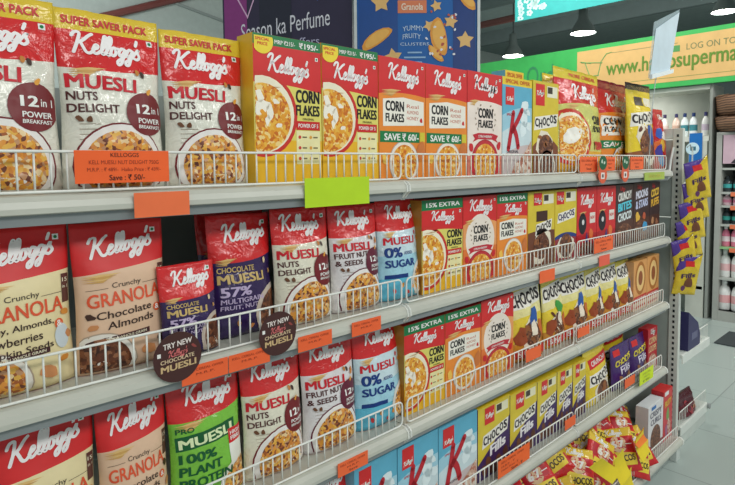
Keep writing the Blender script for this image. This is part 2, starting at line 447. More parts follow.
@design
def zero_muesli(w=.168, h=.283):
    pk = Pouch(w, h, .075, [((96, 186, 214), (.22, 0, 0)), ((166, 214, 232), (.45, 0, 0)), ((206, 228, 236), (.71, .01, -.02)), (RED, 1.0)], 'film', seed=4)
    A = Art(w, h); A.logo(.52, .85, .66, skew=-.01); A.veg(.87, .925); A.wheat(.67, .06, .3)
    A.text('title_lettering', 'MUESLI', .06, .555, .76, .63, M((206, 34, 48)), bold=.025)
    A.text('title_lettering', '0%', .06, .43, .4, .53, M(NAVY), bold=.03); A.text('title_lettering', 'ADDED', .44, .45, .64, .48, M(NAVY), bold=.01)
    A.text('title_lettering', 'SUGAR', .06, .33, .7, .405, M(NAVY), bold=.03)
    A.rect('banner', .06, .22, .5, .26, M(NAVY), 1)
    A.disc('cereal_print', .95, .18, .34, M((226, 222, 214)), 1); A.disc('cereal_print', .96, .17, .28, MUES, 2)
    for i, (x, y) in enumerate(((.2, .1), (.36, .15), (.5, .07), (.62, .12), (.8, .66), (.9, .6))): A.blob('fruit_print', x, y, .04, M(((196, 60, 60), (226, 150, 60))[i % 2]), 3, .8, i)
    return pk, A
def choc_muesli(w, h, seed, t):
    pk = Pouch(w, h, t, [((52, 34, 84), (.64, .02, -.03)), (RED, 1.0)], 'film', (60, 40, 90), seed)
    A = Art(w, h); A.logo(.54, .83, .68, skew=.02); A.veg(.88, .92); A.wheat(.63, .05, .3)
    gold = M((206, 176, 112))
    A.text('title_lettering', 'CHOCOLATE', .06, .53, .6, .575, gold, bold=.02); A.text('title_lettering', 'MUESLI', .06, .44, .76, .515, gold, bold=.03)
    A.text('title_lettering', '57%', .08, .335, .52, .415, M((196, 178, 214)), bold=.03)
    A.text('title_lettering', 'MULTIGRAIN', .08, .28, .72, .32, M((196, 178, 214)), bold=.015); A.text('title_lettering', 'FRUIT, NUT', .08, .225, .62, .265, M((196, 178, 214)), bold=.015)
    A.disc('bowl_print', .98, .15, .4, M((206, 190, 176)), 1); A.disc('bowl_print', .98, .14, .34, CHOC, 2)
    for i, (x, y, c) in enumerate(((.3, .12, (206, 140, 70)), (.5, .08, (190, 120, 60)), (.8, .6, (224, 200, 160)), (.9, .5, (200, 150, 90)))): A.blob('fruit_print', x, y, .04, M(c), 3, .6, i + 4)
    return pk, A
@design
def dark_muesli(): return choc_muesli(.172, .278, 5, .07)
@design
def small_dark_muesli(): return choc_muesli(.13, .187, 6, .045)
@design
def green_muesli(w=.172, h=.278):
    pk = Pouch(w, h, .075, [((126, 196, 66), (.7, .015, -.02)), (RED, 1.0)], 'film', seed=7)
    A = Art(w, h); A.logo(.52, .84, .66, skew=-.01); A.veg(.87, .92); A.wheat(.66, .04, .4)
    A.rect('title_panel', .04, .47, .84, .575, M((24, 92, 50)), 1, .03)
    A.text('title_lettering', 'PRO', .05, .6, .26, .64, M((24, 92, 50)), bold=.02); A.text('title_lettering', 'MUESLI', .07, .485, .8, .555, M((226, 240, 190)), 2, .03, .025)
    for i, (t, x) in enumerate((('100%', .52), ('PLANT', .6), ('PROTEIN', .74))): A.text('title_lettering', t, .06, .375 - i * .095, x, .445 - i * .095, M((24, 92, 50)), bold=.03)
    A.rect('claim_panel', .72, .25, .97, .53, M((236, 236, 226)), 2); A.rect('claim_panel', .72, .42, .97, .53, M(RED), 3)
    A.text('claim_panel/claim_lettering', 'HIGH', .75, .48, .94, .51, M(WHITE), 4, .02); A.text('claim_panel/claim_lettering', 'FIBRE', .75, .44, .94, .47, M(WHITE), 4, .02)
    A.disc('bowl_print', .95, .06, .42, M((232, 228, 216)), 1); A.disc('bowl_print', .95, .05, .36, MUES, 2)
    return pk, A
def granola(w, h, seed, flav, bg, dark):
    pk = Pouch(w, h, .07, [(bg, (.68, .03, 0)), (RED, 1.0)], 'matte', seed=seed, crinkle=.003)
    A = Art(w, h); A.logo(.5, .83, .7, skew=.06); A.veg(.88, .92); A.wheat(.64, .05, .4)
    A.text('title_lettering', 'Crunchy', .34, .545, .66, .59, M((50, 40, 40)), bold=.0, skew=.01)
    A.rect('title_lettering', .08, .55, .3, .553, M((90, 70, 60)), 1, .006); A.rect('title_lettering', .68, .563, .9, .566, M((90, 70, 60)), 1, .006)
    A.text('title_lettering', 'GRANOLA', .08, .435, .9, .525, M((226, 88, 52)), bold=.015, skew=.025)
    for i, (t, x0, x1) in enumerate(flav): A.text('title_lettering', t, x0, .355 - i * .07, x1, .405 - i * .07, M((58, 38, 34)), bold=.008, skew=.025)
    A.disc('title_lettering', .84, .38, .05, M((226, 96, 50)), 2); A.text('title_lettering', '&', .81, .365, .87, .4, M(WHITE), 3, .01)
    A.rect('whole_grain_panel', .2, .2, .72, .235, M((74, 40, 44)), 2, .02); A.text('whole_grain_panel/panel_lettering', 'WITH WHOLE GRAIN', .24, .21, .68, .228, M(CREAM), 3, .015, .018)
    A.rect('side_strip', .9, .5, .985, .68, M((96, 56, 50)), 1)
    A.text('side_strip/strip_lettering', '15', .91, .63, .97, .655, M(CREAM), 2, .01); A.text('side_strip/strip_lettering', 'in 1', .91, .59, .97, .61, M(CREAM), 2, .01)
    A.bowl(.2, .06, .36, CHOC if dark else MUES, (232, 226, 216), (180, 160, 140))
    for i, (x, y) in enumerate(((.1, .38), (.12, .31), (.86, .16), (.7, .1), (.92, .44), (.94, .3))):
        A.blob('nut_print', x, y, .05 if i != 3 else .09, M(((70, 44, 34) if dark else (214, 140, 60), (206, 140, 90))[i % 2]), 4, .7, i + seed)
    if not dark: A.disc('milk_drop_print', .86, .3, .08, M((206, 216, 222)), 3, .13)
    return pk, A
@design
def honey_granola(): return granola(.17, .288, 8, (('Honey, Almonds,', .06, .78), ('Strawberries', .06, .66), ('Pumpkin Seeds', .06, .76)), (232, 216, 168), False)
@design
def chocolate_granola(): return granola(.166, .284, 9, (('Chocolate', .16, .76), ('Almonds', .26, .78)), (226, 190, 160), True)

def corn_title(A, x0, y1, x1, h1=.1, h2=.07, gap=.018, m=BLACK):
    A.text('title_lettering', 'CORN', x0, y1 - h1, x1, y1, M(m), bold=.04); A.text('title_lettering', 'FLAKES', x0, y1 - h1 - gap - h2, x1, y1 - h1 - gap, M(m), bold=.035)
def power_panel(A, x0, y, x1):
    A.rect('power_panel', x0, y, x1, y + .062, M((206, 40, 40)), 2); A.text('power_panel/panel_lettering', 'POWER OF 5', x0 + .03, y + .017, x1 - .03, y + .045, M(WHITE), 3, .02)
    A.rect('power_panel', x0, y - .24, x1, y - .005, M((240, 232, 176)), 1)
    for i in range(6): A.disc('power_panel', x0 + .05 + .17 * (i % 2), y - .05 - .075 * (i // 2), .022, M(((206, 60, 50), (226, 160, 60))[i % 2]), 3, n=8); A.rect('power_panel', x0 + .09 + .17 * (i % 2), y - .055 - .075 * (i // 2), x0 + .16 + .17 * (i % 2), y - .045 - .075 * (i // 2), M((120, 110, 80)), 3)
def yellow_flakes(w, h, offer):
    top = .93 if offer == 'price' else (.9 if offer else 1.0)
    bands = [((238, 186, 40), (.3, 0, 0)), ((226, 216, 110), (.66, -.02, .015))]
    if offer == 'price': bands += [(RED, .93), (GREEN, 1.0)]
    else: bands += [(RED, .89), (GREEN, 1.0)]
    pk = Carton(w, h, .065, bands, (236, 190, 50) if offer == 'price' else (170, 120, 44), (204, 40, 40))
    A = Art(w, h); A.logo(.5, .79 if offer == 'price' else .8, .62 if offer == 'price' else .56, skew=-.02, hs=1.0 if offer == 'price' else .8); by = .47 if offer == 'price' else .38
    A.wheat(.66, .04, .4)
    A.disc('bowl_print', .12, by, .5, M((206, 50, 44)), 1); A.disc('bowl_print', .12, by, .45, M((244, 236, 210)), 2); A.disc('bowl_print/cereal_print', .12, by - .02, .4, FLAKES, 3)
    for i, (x, y, q) in enumerate(((.1, .52, .12), (.22, .49, .09), (.02 + .06, .59, .09), (.18, .43, .06), (.3, .56, .05), (.34, .4, .045))): A.blob('bowl_print/milk_print', x, y - .47 + by, q, M((246, 240, 226)), 4, .6, i + 5)
    for i, (x, y) in enumerate(((.2, .58), (.3, .5), (.12, .48), (.27, .62), (.4, .46), (.08, .4))): A.blob('bowl_print/flake_print', x, y - .47 + by, .045, M(((232, 160, 50), (214, 130, 40))[i % 2]), 5, .7, i)
    corn_title(A, .6, .655, .97, .09, .075, .015); A.text('title_lettering', 'ORIGINAL', .7, .445, .88, .46, M((90, 70, 30)), bold=.01); power_panel(A, .6, .375, .97)
    if offer == 'price':
        A.disc('price_banner', .13, .955, .15, M((240, 214, 60)), 3); A.text('price_banner/banner_lettering', 'SPECIAL', .03, .955, .23, .975, M(RED), 4, .02); A.text('price_banner/banner_lettering', 'PRICE', .06, .925, .2, .945, M(RED), 4, .02)
        A.text('price_banner/banner_lettering', 'MRP \u20b9215/-', .3, .945, .6, .975, M(WHITE), 2, .015); A.text('price_banner/banner_lettering', '\u20b9195/-', .66, .94, .96, .98, M(WHITE), 2, .025)
    else: A.text('banner_lettering', '15% EXTRA', .1, .92, .92, .97, M(WHITE), 2, .025)
    A.veg(.93, .88 if offer == 'price' else .855, .022)
    return pk, A
@design
def price_flakes(): return yellow_flakes(.193, .338, 'price')
@design
def extra_flakes(): return yellow_flakes(.19, .278, 'extra')
def honey_flakes(w, h, offer):
    bands = [((236, 140, 50), (.7, 0, .02))] + ([(RED, 1.0)] if offer == 'save' else [(RED, .89), (GREEN, 1.0)])
    pk = Carton(w, h, .065, bands, (226, 120, 50), (204, 40, 40))
    A = Art(w, h); ly = .86 if offer == 'save' else .8
    A.logo(.52, ly, .66 if offer == 'save' else .54, skew=-.02, hs=1.0 if offer == 'save' else .8); A.veg(.93, ly + (.09 if offer == 'save' else .065), .022); A.wheat(.73, .05, .42)
    A.poly('title_panel', [(.08, .44), (.96, .46), (.96, .66), (.5, .685), (.08, .66)], M((242, 238, 226)), 1)
    corn_title(A, .13, .65, .52, .085, .07)
    for i, t in enumerate(('Real', 'ALMOND', 'HONEY')): A.text('flavour_lettering', t, .58, .6 - i * .05, .84, .63 - i * .05, M((196, 80, 50)), bold=.0)
    A.blob('flavour_lettering', .9, .5, .04, M((206, 50, 50)), 2, .8, 3)
    if offer == 'save':
        A.rect('save_banner', .0, .31, .86, .4, M(GREEN), 2); A.text('save_banner/banner_lettering', 'SAVE \u20b9 60/-', .1, .325, .84, .385, M(WHITE), 3, .025); A.rect('save_banner', .87, .32, .98, .4, M((214, 200, 60)), 2)
        cy = .14
    else:
        A.text('banner_lettering', '15% EXTRA', .08, .92, .92, .97, M(WHITE), 2, .025); cy = .22
    A.bowl(.52, cy, .32, FLAKES, (240, 232, 220), (190, 180, 176))
    A.blob('nut_print', .9, cy + .1, .1, M((206, 120, 60)), 4, 1.4, 2); A.blob('nut_print', .12, cy + .04, .08, M((246, 200, 90)), 4, .8, 6)
    return pk, A
@design
def save_honey_flakes(): return honey_flakes(.193, .335, 'save')
@design
def extra_honey_flakes(): return honey_flakes(.19, .278, 'extra')
@design
def wreath_flakes(w=.192, h=.335):
    pk = Carton(w, h, .065, [((222, 130, 110), (.2, 0, 0)), ((240, 226, 216), (.7, 0, .03)), (RED, 1.0)], (200, 60, 60), (204, 40, 40))
    A = Art(w, h); A.logo(.52, .87, .68, skew=-.02); A.veg(.93, .95, .022); A.wheat(.72, .05, .3)
    corn_title(A, .3, .66, .72, .095, .075)
    for k in (-1, 1):
        for i in range(6):
            g = R(-40 + 20 * i); A.blob('wreath_print', .51 + k * .29 * math.cos(g), .555 + .17 * math.sin(g) * .9, .025, M((150, 130, 110)), 2, .5, i)
    A.poly('ribbon_print', [(.14, .4), (.3, .42), (.7, .42), (.88, .4), (.82, .36), (.88, .33), (.7, .36), (.3, .36), (.14, .33), (.2, .365)], M((196, 40, 56)), 2)
    A.text('ribbon_print/ribbon_lettering', 'STRAWBERRY', .3, .375, .7, .4, M(WHITE), 3, .01)
    A.bowl(.5, .13, .4, FLAKES, (196, 50, 60), (170, 30, 44))
    for i, (x, y) in enumerate(((.1, .28), (.9, .3), (.14, .08), (.88, .06))): A.blob('strawberry_print', x, y, .07, M((206, 40, 50)), 4, .9, i)
    return pk, A
@design
def orange_wreath_flakes():
    pk = Carton(.19, .278, .065, [((226, 120, 54), (.4, 0, 0)), ((236, 160, 96), (.68, 0, .05)), (RED, 1.0)], (200, 60, 50), (204, 40, 40))
    A = wreath_flakes()[1]; B = Art(.19, .278); B.disc('glow_print', .5, .5, .43, M((240, 228, 216)), 0)
    for k, (vs, fs, ms, ix) in A.p.items(): B.p[k] = ([(x * .19 / .192, y * .278 / .335, l) for x, y, l in vs], fs, ms, ix)
    return pk, B
def blue_k(w, h, seed=0, yellow=True):
    bands = [((206, 190, 190), (.26, .06, .03)), ((206, 224, 230), (.5, .06, .03)), ((160, 206, 224), (.66, .05, .03)), ((96, 176, 206), (.92, 0, 0)) if yellow else ((96, 176, 206), 1.0)]
    if yellow: bands.append(((236, 204, 50), 1.0))
    pk = Carton(w, h, .06, bands, (120, 190, 214), (236, 204, 50) if yellow else (110, 190, 220))
    A = Art(w, h)
    if yellow: A.text('offer_banner', 'SPECIAL OFFER', .1, .94, .92, .98, M((206, 80, 40)), 2, .02)
    A.rect('brand_panel', .1, .72, .38, .96 if not yellow else .9, M(RED), 2); A.rib('brand_panel/brand_logo', LOGO, .24, .78, .22, M(WHITE), 3, .02)
    for i, (x, y, q) in enumerate(((.75, .72, .1), (.72, .6, .13), (.7, .48, .1), (.84, .66, .07), (.88, .52, .08))): A.blob('milk_splash_print', x, y, q, M((226, 240, 244)), 1, 1.5, i)
    A.text('title_lettering', 'SPECIAL', .14, .61, .42, .635, M((206, 40, 50)), bold=.01)
    A.rib('letter_emblem', SPECIAL_K, .42, .47, .56, M((190, 30, 46)), 3, .05, 1.0)
    A.text('title_lettering', 'ORIGINAL', .14, .23, .54, .26, M((60, 60, 80)), bold=.01)
    A.poly('wheat_flake_print', [(.3, .02), (.98, .02), (.98, .36), (.8, .26), (.6, .17), (.42, .12)], PINKY, 2)
    return pk, A
@design
def blue_wheat_flakes(): return blue_k(.19, .262, yellow=False)
@design
def offer_wheat_flakes(): return blue_k(.19, .337)
def choco_face(A, cx, cy, r, seed):
    """swirl of chocolate curls in a splash of milk"""
    A.blob('curl_print', cx, cy, r * 1.25, M((236, 226, 206)), 1, .8, seed); A.disc('curl_print', cx, cy, r, CHOC, 2, r * .85)
    rd = random.Random(seed)
    for i in range(7): A.blob('curl_print', cx + rd.uniform(-r, r), cy + rd.uniform(-r, r) * .6, .07, M(((150, 92, 52), (96, 52, 32))[i % 2]), 3, .6, seed + i)
def choco_word(A, y, x0=.08, x1=.92, h=.1, col=(40, 30, 34), skew=.06):
    n = 'CHOCOS'
    dx = (x1 - x0) / 6
    A.poly('word_splash', [(x0 - .04, y - .03), (x1, y - .03 + skew), (x1 + .04, y + h * 1.2 + skew), (x0, y + h * 1.25)], M((240, 236, 226)), 1)
    for i, ch in enumerate(n):
        b = (.012, -.008, .006, -.01, .012, 0)[i]
        A.text('title_lettering', ch, x0 + dx * i, y + skew * i / 5 + b, x0 + dx * (i + .92), y + h + skew * i / 5 + b, M(col), 2, .04)
@design
def brown_curls_box(w=.19, h=.343):
    pk = Carton(w, h, .065, [((130, 72, 44), (.3, 0, .1)), ((220, 196, 58), 1.0)], (226, 190, 40), (236, 204, 50))
    A = Art(w, h); A.rect('brand_panel', .1, .74, .44, .97, M(RED), 2); A.rib('brand_panel/brand_logo', LOGO, .27, .87, .28, M(WHITE), 3, .02)
    A.rect('claim_panel', .54, .84, .95, .96, M((236, 232, 210)), 1); A.rect('claim_panel', .56, .88, .75, .95, M((60, 50, 40)), 2)
    choco_word(A, .5, .08, .94, .09); choco_face(A, .5, .3, .28, 11); A.bowl(.55, .08, .34, CHOC, (236, 226, 210), (120, 70, 50)); return pk, A
@design
def dark_centre_box(w=.19, h=.278):
    pk = Carton(w, h, .06, [((112, 62, 40), (.46, 0, .02)), ((220, 196, 58), 1.0)], (226, 190, 40), (236, 204, 50))
    A = Art(w, h); A.rect('brand_panel', .2, .82, .5, .99, M(RED), 2); A.rib('brand_panel/brand_logo', LOGO, .35, .88, .26, M(WHITE), 3)
    A.rect('claim_panel', .56, .83, .95, .96, M((236, 232, 210)), 1); A.rect('claim_panel', .58, .87, .75, .95, M((60, 50, 40)), 2)
    A.rect('title_panel', .3, .6, .72, .74, M((70, 40, 30)), 1); choco_word(A, .44, .3, .86, .1, (44, 28, 24)); choco_face(A, .5, .26, .3, 14); return pk, A
@design
def blue_trim_box(w=.186, h=.278):
    pk = Carton(w, h, .06, [((150, 50, 56), (.3, 0, .02)), ((40, 60, 130), (.34, 0, .05)), ((220, 196, 58), 1.0)], (226, 190, 40), (236, 204, 50))
    A = Art(w, h); A.rect('brand_panel', .06, .8, .4, .98, M(RED), 2); A.rib('brand_panel/brand_logo', LOGO, .23, .88, .28, M(WHITE), 3)
    A.rect('claim_panel', .48, .83, .95, .97, M((236, 232, 210)), 1); A.rect('claim_panel', .5, .88, .7, .96, M((60, 50, 40)), 2)
    choco_word(A, .56, .14, .9, .09, (50, 40, 90)); choco_face(A, .5, .2, .3, 17); return pk, A
@design
def red_cereal_box(w=.186, h=.278):
    pk = Carton(w, h, .06, [((180, 30, 40), (.3, 0, .02)), ((212, 40, 44), 1.0)], (190, 30, 40), (208, 40, 44))
    A = Art(w, h); A.logo(.5, .8, .66, skew=.0)
    A.wheat(.63, .1, .4); A.disc('round_print', .28, .47, .19, M((36, 32, 40)), 2, .24); A.disc('round_print', .3, .49, .06, M((220, 220, 220)), 3)
    A.rect('claim_panel', .64, .46, .92, .62, M((232, 222, 214)), 2); A.text('claim_panel/claim_lettering', 'NEW', .67, .52, .89, .57, M(RED), 3, .02)
    A.poly('splash_print', [(.35, .08), (.5, .34), (.6, .1)], M((40, 60, 130)), 2); A.blob('splash_print', .7, .3, .14, M((230, 120, 60)), 2, .8, 4); A.disc('bowl_print', .5, .02, .42, CHOC, 3, .25); return pk, A
def brown_box(words, wc, seed, extra):
    w, h = .19, .28
    pk = Carton(w, h, .06, [((84, 48, 38), (.4, 0, .02)), ((62, 40, 40), 1.0)], (70, 44, 38), (62, 40, 40))
    A = Art(w, h)
    A.rib('brand_logo', LOGO, .35, .93, .3, M((206, 60, 60)), 2)
    for i, t in enumerate(words): A.text('title_lettering', t, .12, .72 - i * .17, .88, .86 - i * .17, M(wc[i]), 2, .05, .05)
    A.disc('cereal_print', .5, .16, .44, CHOC, 1, .3)
    for i, (x, y, q, c) in enumerate(extra): A.blob('treat_print', x, y, q, M(c), 3, .9, seed + i)
    return pk, A
@design
def crunchy_bites_box(): return brown_box(('CRUNCHY', 'BITES', 'CHOCO'), ((226, 226, 220), (90, 200, 220), (220, 230, 230)), 5, ((.2, .2, .1, (150, 100, 70)), (.7, .12, .1, (60, 36, 30))))
@design
def moons_and_stars_box(): return brown_box(('MOONS', '& STARS'), ((214, 214, 230), (190, 196, 226)), 9, ((.24, .42, .14, (226, 180, 70)), (.7, .24, .15, (70, 160, 210)), (.66, .42, .1, (190, 90, 60))))
@design
def gold_puffs_box(): return brown_box(('COCO', 'PUFFS'), ((232, 190, 70), (226, 176, 60)), 12, ((.3, .3, .12, (196, 140, 100)), (.7, .26, .12, (170, 110, 80)), (.5, .1, .14, (120, 60, 40))))
def curl_pouch(w, h, seed, cap, big=False, price=True):
    pk = Pouch(w, h, .06, [((206, 140, 50), (.24, 0, .03)), ((236, 208, 60), (.56, .02, .03)), ((238, 228, 160), (.9, 0, 0)), ((226, 206, 80), 1.0)], 'film', (230, 200, 60), seed, crinkle=.008)
    A = Art(w, h); choco_word(A, .7, .05, .94, .16); choco_face(A, .5, .34, .26, seed)
    A.blob('splash_print', .6, .56, .19, M(cap), 3, .7, seed + 3); A.blob('glaze_print', .2, .32, .17, M((156, 74, 40)), 4, .9, seed + 5); A.blob('milk_print', .56, .4, .12, M((240, 226, 206)), 5, 1.1, seed + 8); A.blob('glaze_print', .84, .36, .14, M((206, 110, 50)), 4, 1.1, seed + 9)
    if price:
        A.rect('price_strip', .04, .05, .97, .16, M((206, 50, 40)), 4); A.text('price_strip/strip_lettering', '5 \u20b910', .1, .07, .5, .14, M(WHITE), 5, .02)
    return pk, A
@design
def blue_curl_pouch(): return curl_pouch(.2, .27, 21, (40, 90, 170))
@design
def green_curl_pouch(): return curl_pouch(.19, .268, 22, (70, 160, 70))
@design
def large_curl_pouch():
    w, h = .29, .42
    pk = Pouch(w, h, .09, [((150, 90, 50), (.2, 0, .03)), ((238, 210, 50), (.86, 0, 0)), ((232, 206, 60), (.92, 0, 0)), ((70, 50, 46), 1.0)], 'film', (230, 200, 60), 23)
    A = Art(w, h); A.rect('claim_panel', .2, .74, .52, .84, M((70, 60, 50)), 1); A.rect('claim_panel', .56, .74, .92, .84, M((236, 230, 210)), 1)
    choco_word(A, .52, .06, .95, .1); choco_face(A, .5, .3, .3, 25); A.blob('splash_print', .6, .42, .18, M((40, 80, 160)), 3, .8, 4); return pk, A
@design
def large_flakes_pouch():
    w, h = .3, .4
    pk = Pouch(w, h, .09, [((236, 180, 50), (.2, 0, 0)), ((214, 214, 120), (.64, .0, .03)), (RED, .9), ((230, 206, 60), 1.0)], 'film', seed=26, crinkle=.009)
    A = Art(w, h); A.logo(.56, .76, .56, skew=.0); A.text('offer_banner', 'MORE CEREAL', .3, .93, .92, .965, M(RED), 2, .02); A.wheat(.64, .1, .3)
    A.disc('bowl_print', .18, .34, .36, M((206, 60, 44)), 1); A.disc('bowl_print', .18, .34, .31, M((244, 236, 210)), 2); A.disc('bowl_print', .18, .33, .28, FLAKES, 3); A.blob('bowl_print', .18, .36, .14, M((250, 248, 240)), 4, .6, 5)
    corn_title(A, .6, .56, .94, .085, .06); A.rect('power_panel', .6, .22, .94, .3, M((190, 50, 44)), 2); return pk, A
@design
def large_honey_pouch():
    w, h = .28, .41
    pk = Pouch(w, h, .09, [((236, 140, 50), (.62, 0, .03)), (RED, .9), ((160, 26, 44), 1.0)], 'film', seed=27, crinkle=.009)
    A = Art(w, h); A.logo(.52, .76, .62, skew=.0); A.poly('title_panel', [(.06, .38), (.96, .4), (.96, .6), (.06, .6)], M((240, 236, 226)), 1)
    corn_title(A, .1, .58, .5, .08, .06); A.text('flavour_lettering', 'ALMOND', .56, .53, .9, .57, M((196, 80, 50)), bold=.0); A.text('flavour_lettering', 'HONEY', .56, .46, .9, .5, M((196, 80, 50)), bold=.0)
    A.rect('save_banner', .0, .24, .98, .33, M(GREEN), 2); A.text('save_banner/banner_lettering', 'SAVE \u20b9100', .08, .255, .92, .315, M(WHITE), 3, .025); A.bowl(.5, .08, .3, FLAKES); return pk, A
@design
def plain_yellow_pouch():
    w, h = .26, .42
    pk = Pouch(w, h, .07, [((236, 200, 50), (.88, 0, 0)), ((240, 214, 60), 1.0)], 'film', (230, 200, 60), 28)
    A = Art(w, h); A.text('offer_banner', 'MORE CEREAL', .2, .93, .86, .97, M((206, 60, 40)), 2, .02); A.rect('brand_panel', .1, .6, .4, .84, M(RED), 1); A.rib('brand_panel/brand_logo', LOGO, .25, .74, .26, M(WHITE), 2)
    choco_word(A, .45, .06, .95, .1); return pk, A
@design
def rainbow_pouch():
    w, h = .15, .31
    pk = Pouch(w, h, .06, [((206, 50, 44), (.3, .1, 0)), ((226, 110, 50), (.55, .1, 0)), ((200, 36, 44), 1.0)], 'film', seed=29)
    A = Art(w, h); A.rib('brand_logo', LOGO, .6, .86, .5, M(WHITE), 2)
    for i, (x, y, c) in enumerate(((.25, .6, (50, 90, 180)), (.4, .4, (230, 180, 60)), (.2, .3, (70, 60, 160)), (.6, .55, (240, 230, 220)), (.3, .15, (60, 140, 200)), (.7, .3, (210, 60, 60)))): A.blob('ring_print', x, y, .18, M(c), 2, 1.3, i)
    return pk, A
@design
def ring_box():
    w, h = .18, .245
    pk = Carton(w, h, .055, [((226, 200, 176), (.25, 0, 0)), ((222, 160, 96), 1.0)], (214, 160, 110), (226, 170, 100))
    A = Art(w, h); A.disc('ring_print', .5, .64, .38, M((176, 110, 50)), 1, .46); A.disc('ring_print', .5, .64, .29, M((236, 196, 130)), 2, .36); A.disc('ring_print', .5, .64, .16, M((150, 84, 50)), 3, .2)
    A.rect('price_strip', .02, .16, .98, .28, M((200, 60, 50)), 2, .02); A.text('price_strip/strip_lettering', 'MULTIGRAIN', .1, .19, .9, .24, M(WHITE), 3, .015, .015); A.rect('price_strip', .1, .04, .9, .08, M((200, 90, 70)), 2, .02); return pk, A
@design
def filled_pillows_box():
    w, h = .185, .25
    pk = Carton(w, h, .055, [((66, 40, 96), (.47, .24, -.02)), ((220, 196, 58), 1.0)], (66, 42, 100), (236, 206, 44))
    A = Art(w, h); A.rect('brand_panel', .2, .74, .5, .97, M(RED), 2); A.rib('brand_panel/brand_logo', LOGO, .35, .85, .26, M(WHITE), 3, .02)
    A.rect('claim_panel', .55, .82, .94, .95, M((236, 232, 200)), 1); A.rect('claim_panel', .57, .85, .73, .94, M((70, 60, 50)), 2)
    choco_word(A, .45, .16, .92, .12, (44, 30, 40), .1); A.text('fills_lettering', 'Fills', .36, .27, .86, .42, M((240, 236, 240)), 4, .04, .06)
    for i, (x, y) in enumerate(((.2, .12), (.44, .1), (.66, .16), (.86, .22), (.3, .22), (.58, .06), (.8, .08))): A.blob('pillow_print', x, y, .11, M(((116, 70, 46), (90, 52, 36))[i % 2]), 3, .8, i)
    return pk, A
@design
def yellow_snack_pouch():
    w, h = .24, .26
    pk = Pouch(w, h, .06, [((236, 206, 50), (.86, 0, 0)), ((240, 216, 70), 1.0)], 'film', (230, 200, 60), 31)
    A = Art(w, h); A.rect('brand_panel', .12, .62, .92, .78, M(RED), 1, .04); A.text('brand_panel/panel_lettering', 'CRUNCHY', .2, .66, .84, .74, M(WHITE), 2, .02, .03)
    choco_word(A, .36, .1, .92, .13); choco_face(A, .5, .18, .24, 33); return pk, A
@design
def violet_pouch():
    w, h = .2, .205
    pk = Pouch(w, h, .045, [((70, 40, 110), 1.0)], 'film', (70, 40, 110), 34)
    A = Art(w, h); A.text('title_lettering', 'CHOCOS', .1, .52, .9, .66, M((226, 206, 70)), 2, .04, .08); A.text('title_lettering', 'Fills', .3, .33, .8, .5, M((226, 220, 236)), 2, .02, .05)
    for i, (x, y) in enumerate(((.3, .2), (.55, .16), (.75, .25))): A.blob('pillow_print', x, y, .12, M((150, 104, 70)), 2, .7, i)
    A.rect('brand_panel', .1, .76, .4, .9, M(RED), 1); return pk, A
@design
def red_letters_box():
    w, h = .165, .215
    pk = Carton(w, h, .05, [((186, 30, 44), 1.0)], (180, 30, 44), (196, 36, 44))
    A = Art(w, h); A.text('title_lettering', 'CORN', .1, .62, .9, .78, M((226, 190, 140)), 2, .03); A.text('title_lettering', 'LOOPS', .1, .42, .9, .58, M((226, 190, 140)), 2, .03); A.rib('brand_logo', LOGO, .5, .9, .5, M(WHITE), 2)
    A.disc('cereal_print', .5, .14, .42, PINKY, 1, .3); return pk, A
def snack_pack(w, h, seed, red=True):
    pk = Pouch(w, h, .04, [((206, 40, 44), (.36, 0, .02)), (RED if red else (232, 200, 60), (.8, 0, 0)), ((232, 196, 60), 1.0)], 'film', RED, seed, [(0, .05), (.1, .5), (.3, 1), (.7, 1), (.9, .5), (1, .05)], .004)
    A = Art(w, h)
    A.disc('price_roundel', .5, .62, .24, M((226, 190, 150) if red else RED), 1); A.text('price_roundel/roundel_lettering', '6', .28, .54, .44, .7, M(WHITE), 2, .05, .0); A.text('price_roundel/roundel_lettering', '7', .5, .54, .66, .7, M(WHITE), 2, .05)
    A.rect('price_roundel', .7, .6, .9, .62, M(WHITE), 2); A.poly('price_roundel', [(.1, .5), (.9, .5), (.85, .78), (.15, .78)], M((190, 24, 40)), 1)
    A.poly('title_panel', [(.1, .14), (.9, .14), (.95, .4), (.2, .46)], M((240, 214, 70)), 1); A.text('title_lettering', 'CHOCOS', .16, .2, .88, .34, M((60, 40, 40)), 2, .03, .04)
    A.rib('brand_logo', LOGO, .45, .88, .5, M(WHITE), 2); return pk, A
@design
def red_snack_pack(): return snack_pack(.12, .15, 41)
@design
def yellow_snack_pack(): return snack_pack(.12, .15, 42, False)
@design
def hanging_snack_pack():
    w, h = .13, .2
    pk = Pouch(w, h, .035, [((226, 196, 50), (.84, .24, 0)), ((84, 56, 150), 1.0)], 'film', (84, 56, 150), 43, [(0, .05), (.08, .5), (.3, 1), (.7, .9), (.9, .4), (1, .05)], .005)
    A = Art(w, h); A.blob('cereal_print', .55, .34, .24, M((120, 74, 50)), 1, .8, 3); A.blob('cereal_print', .36, .2, .12, M((110, 64, 110)), 1, .8, 4)
    A.text('title_lettering', 'Fills', .2, .44, .8, .56, M((70, 40, 90)), 2, .03, .06); A.rect('brand_panel', .3, .76, .7, .9, M(RED), 1); return pk, A
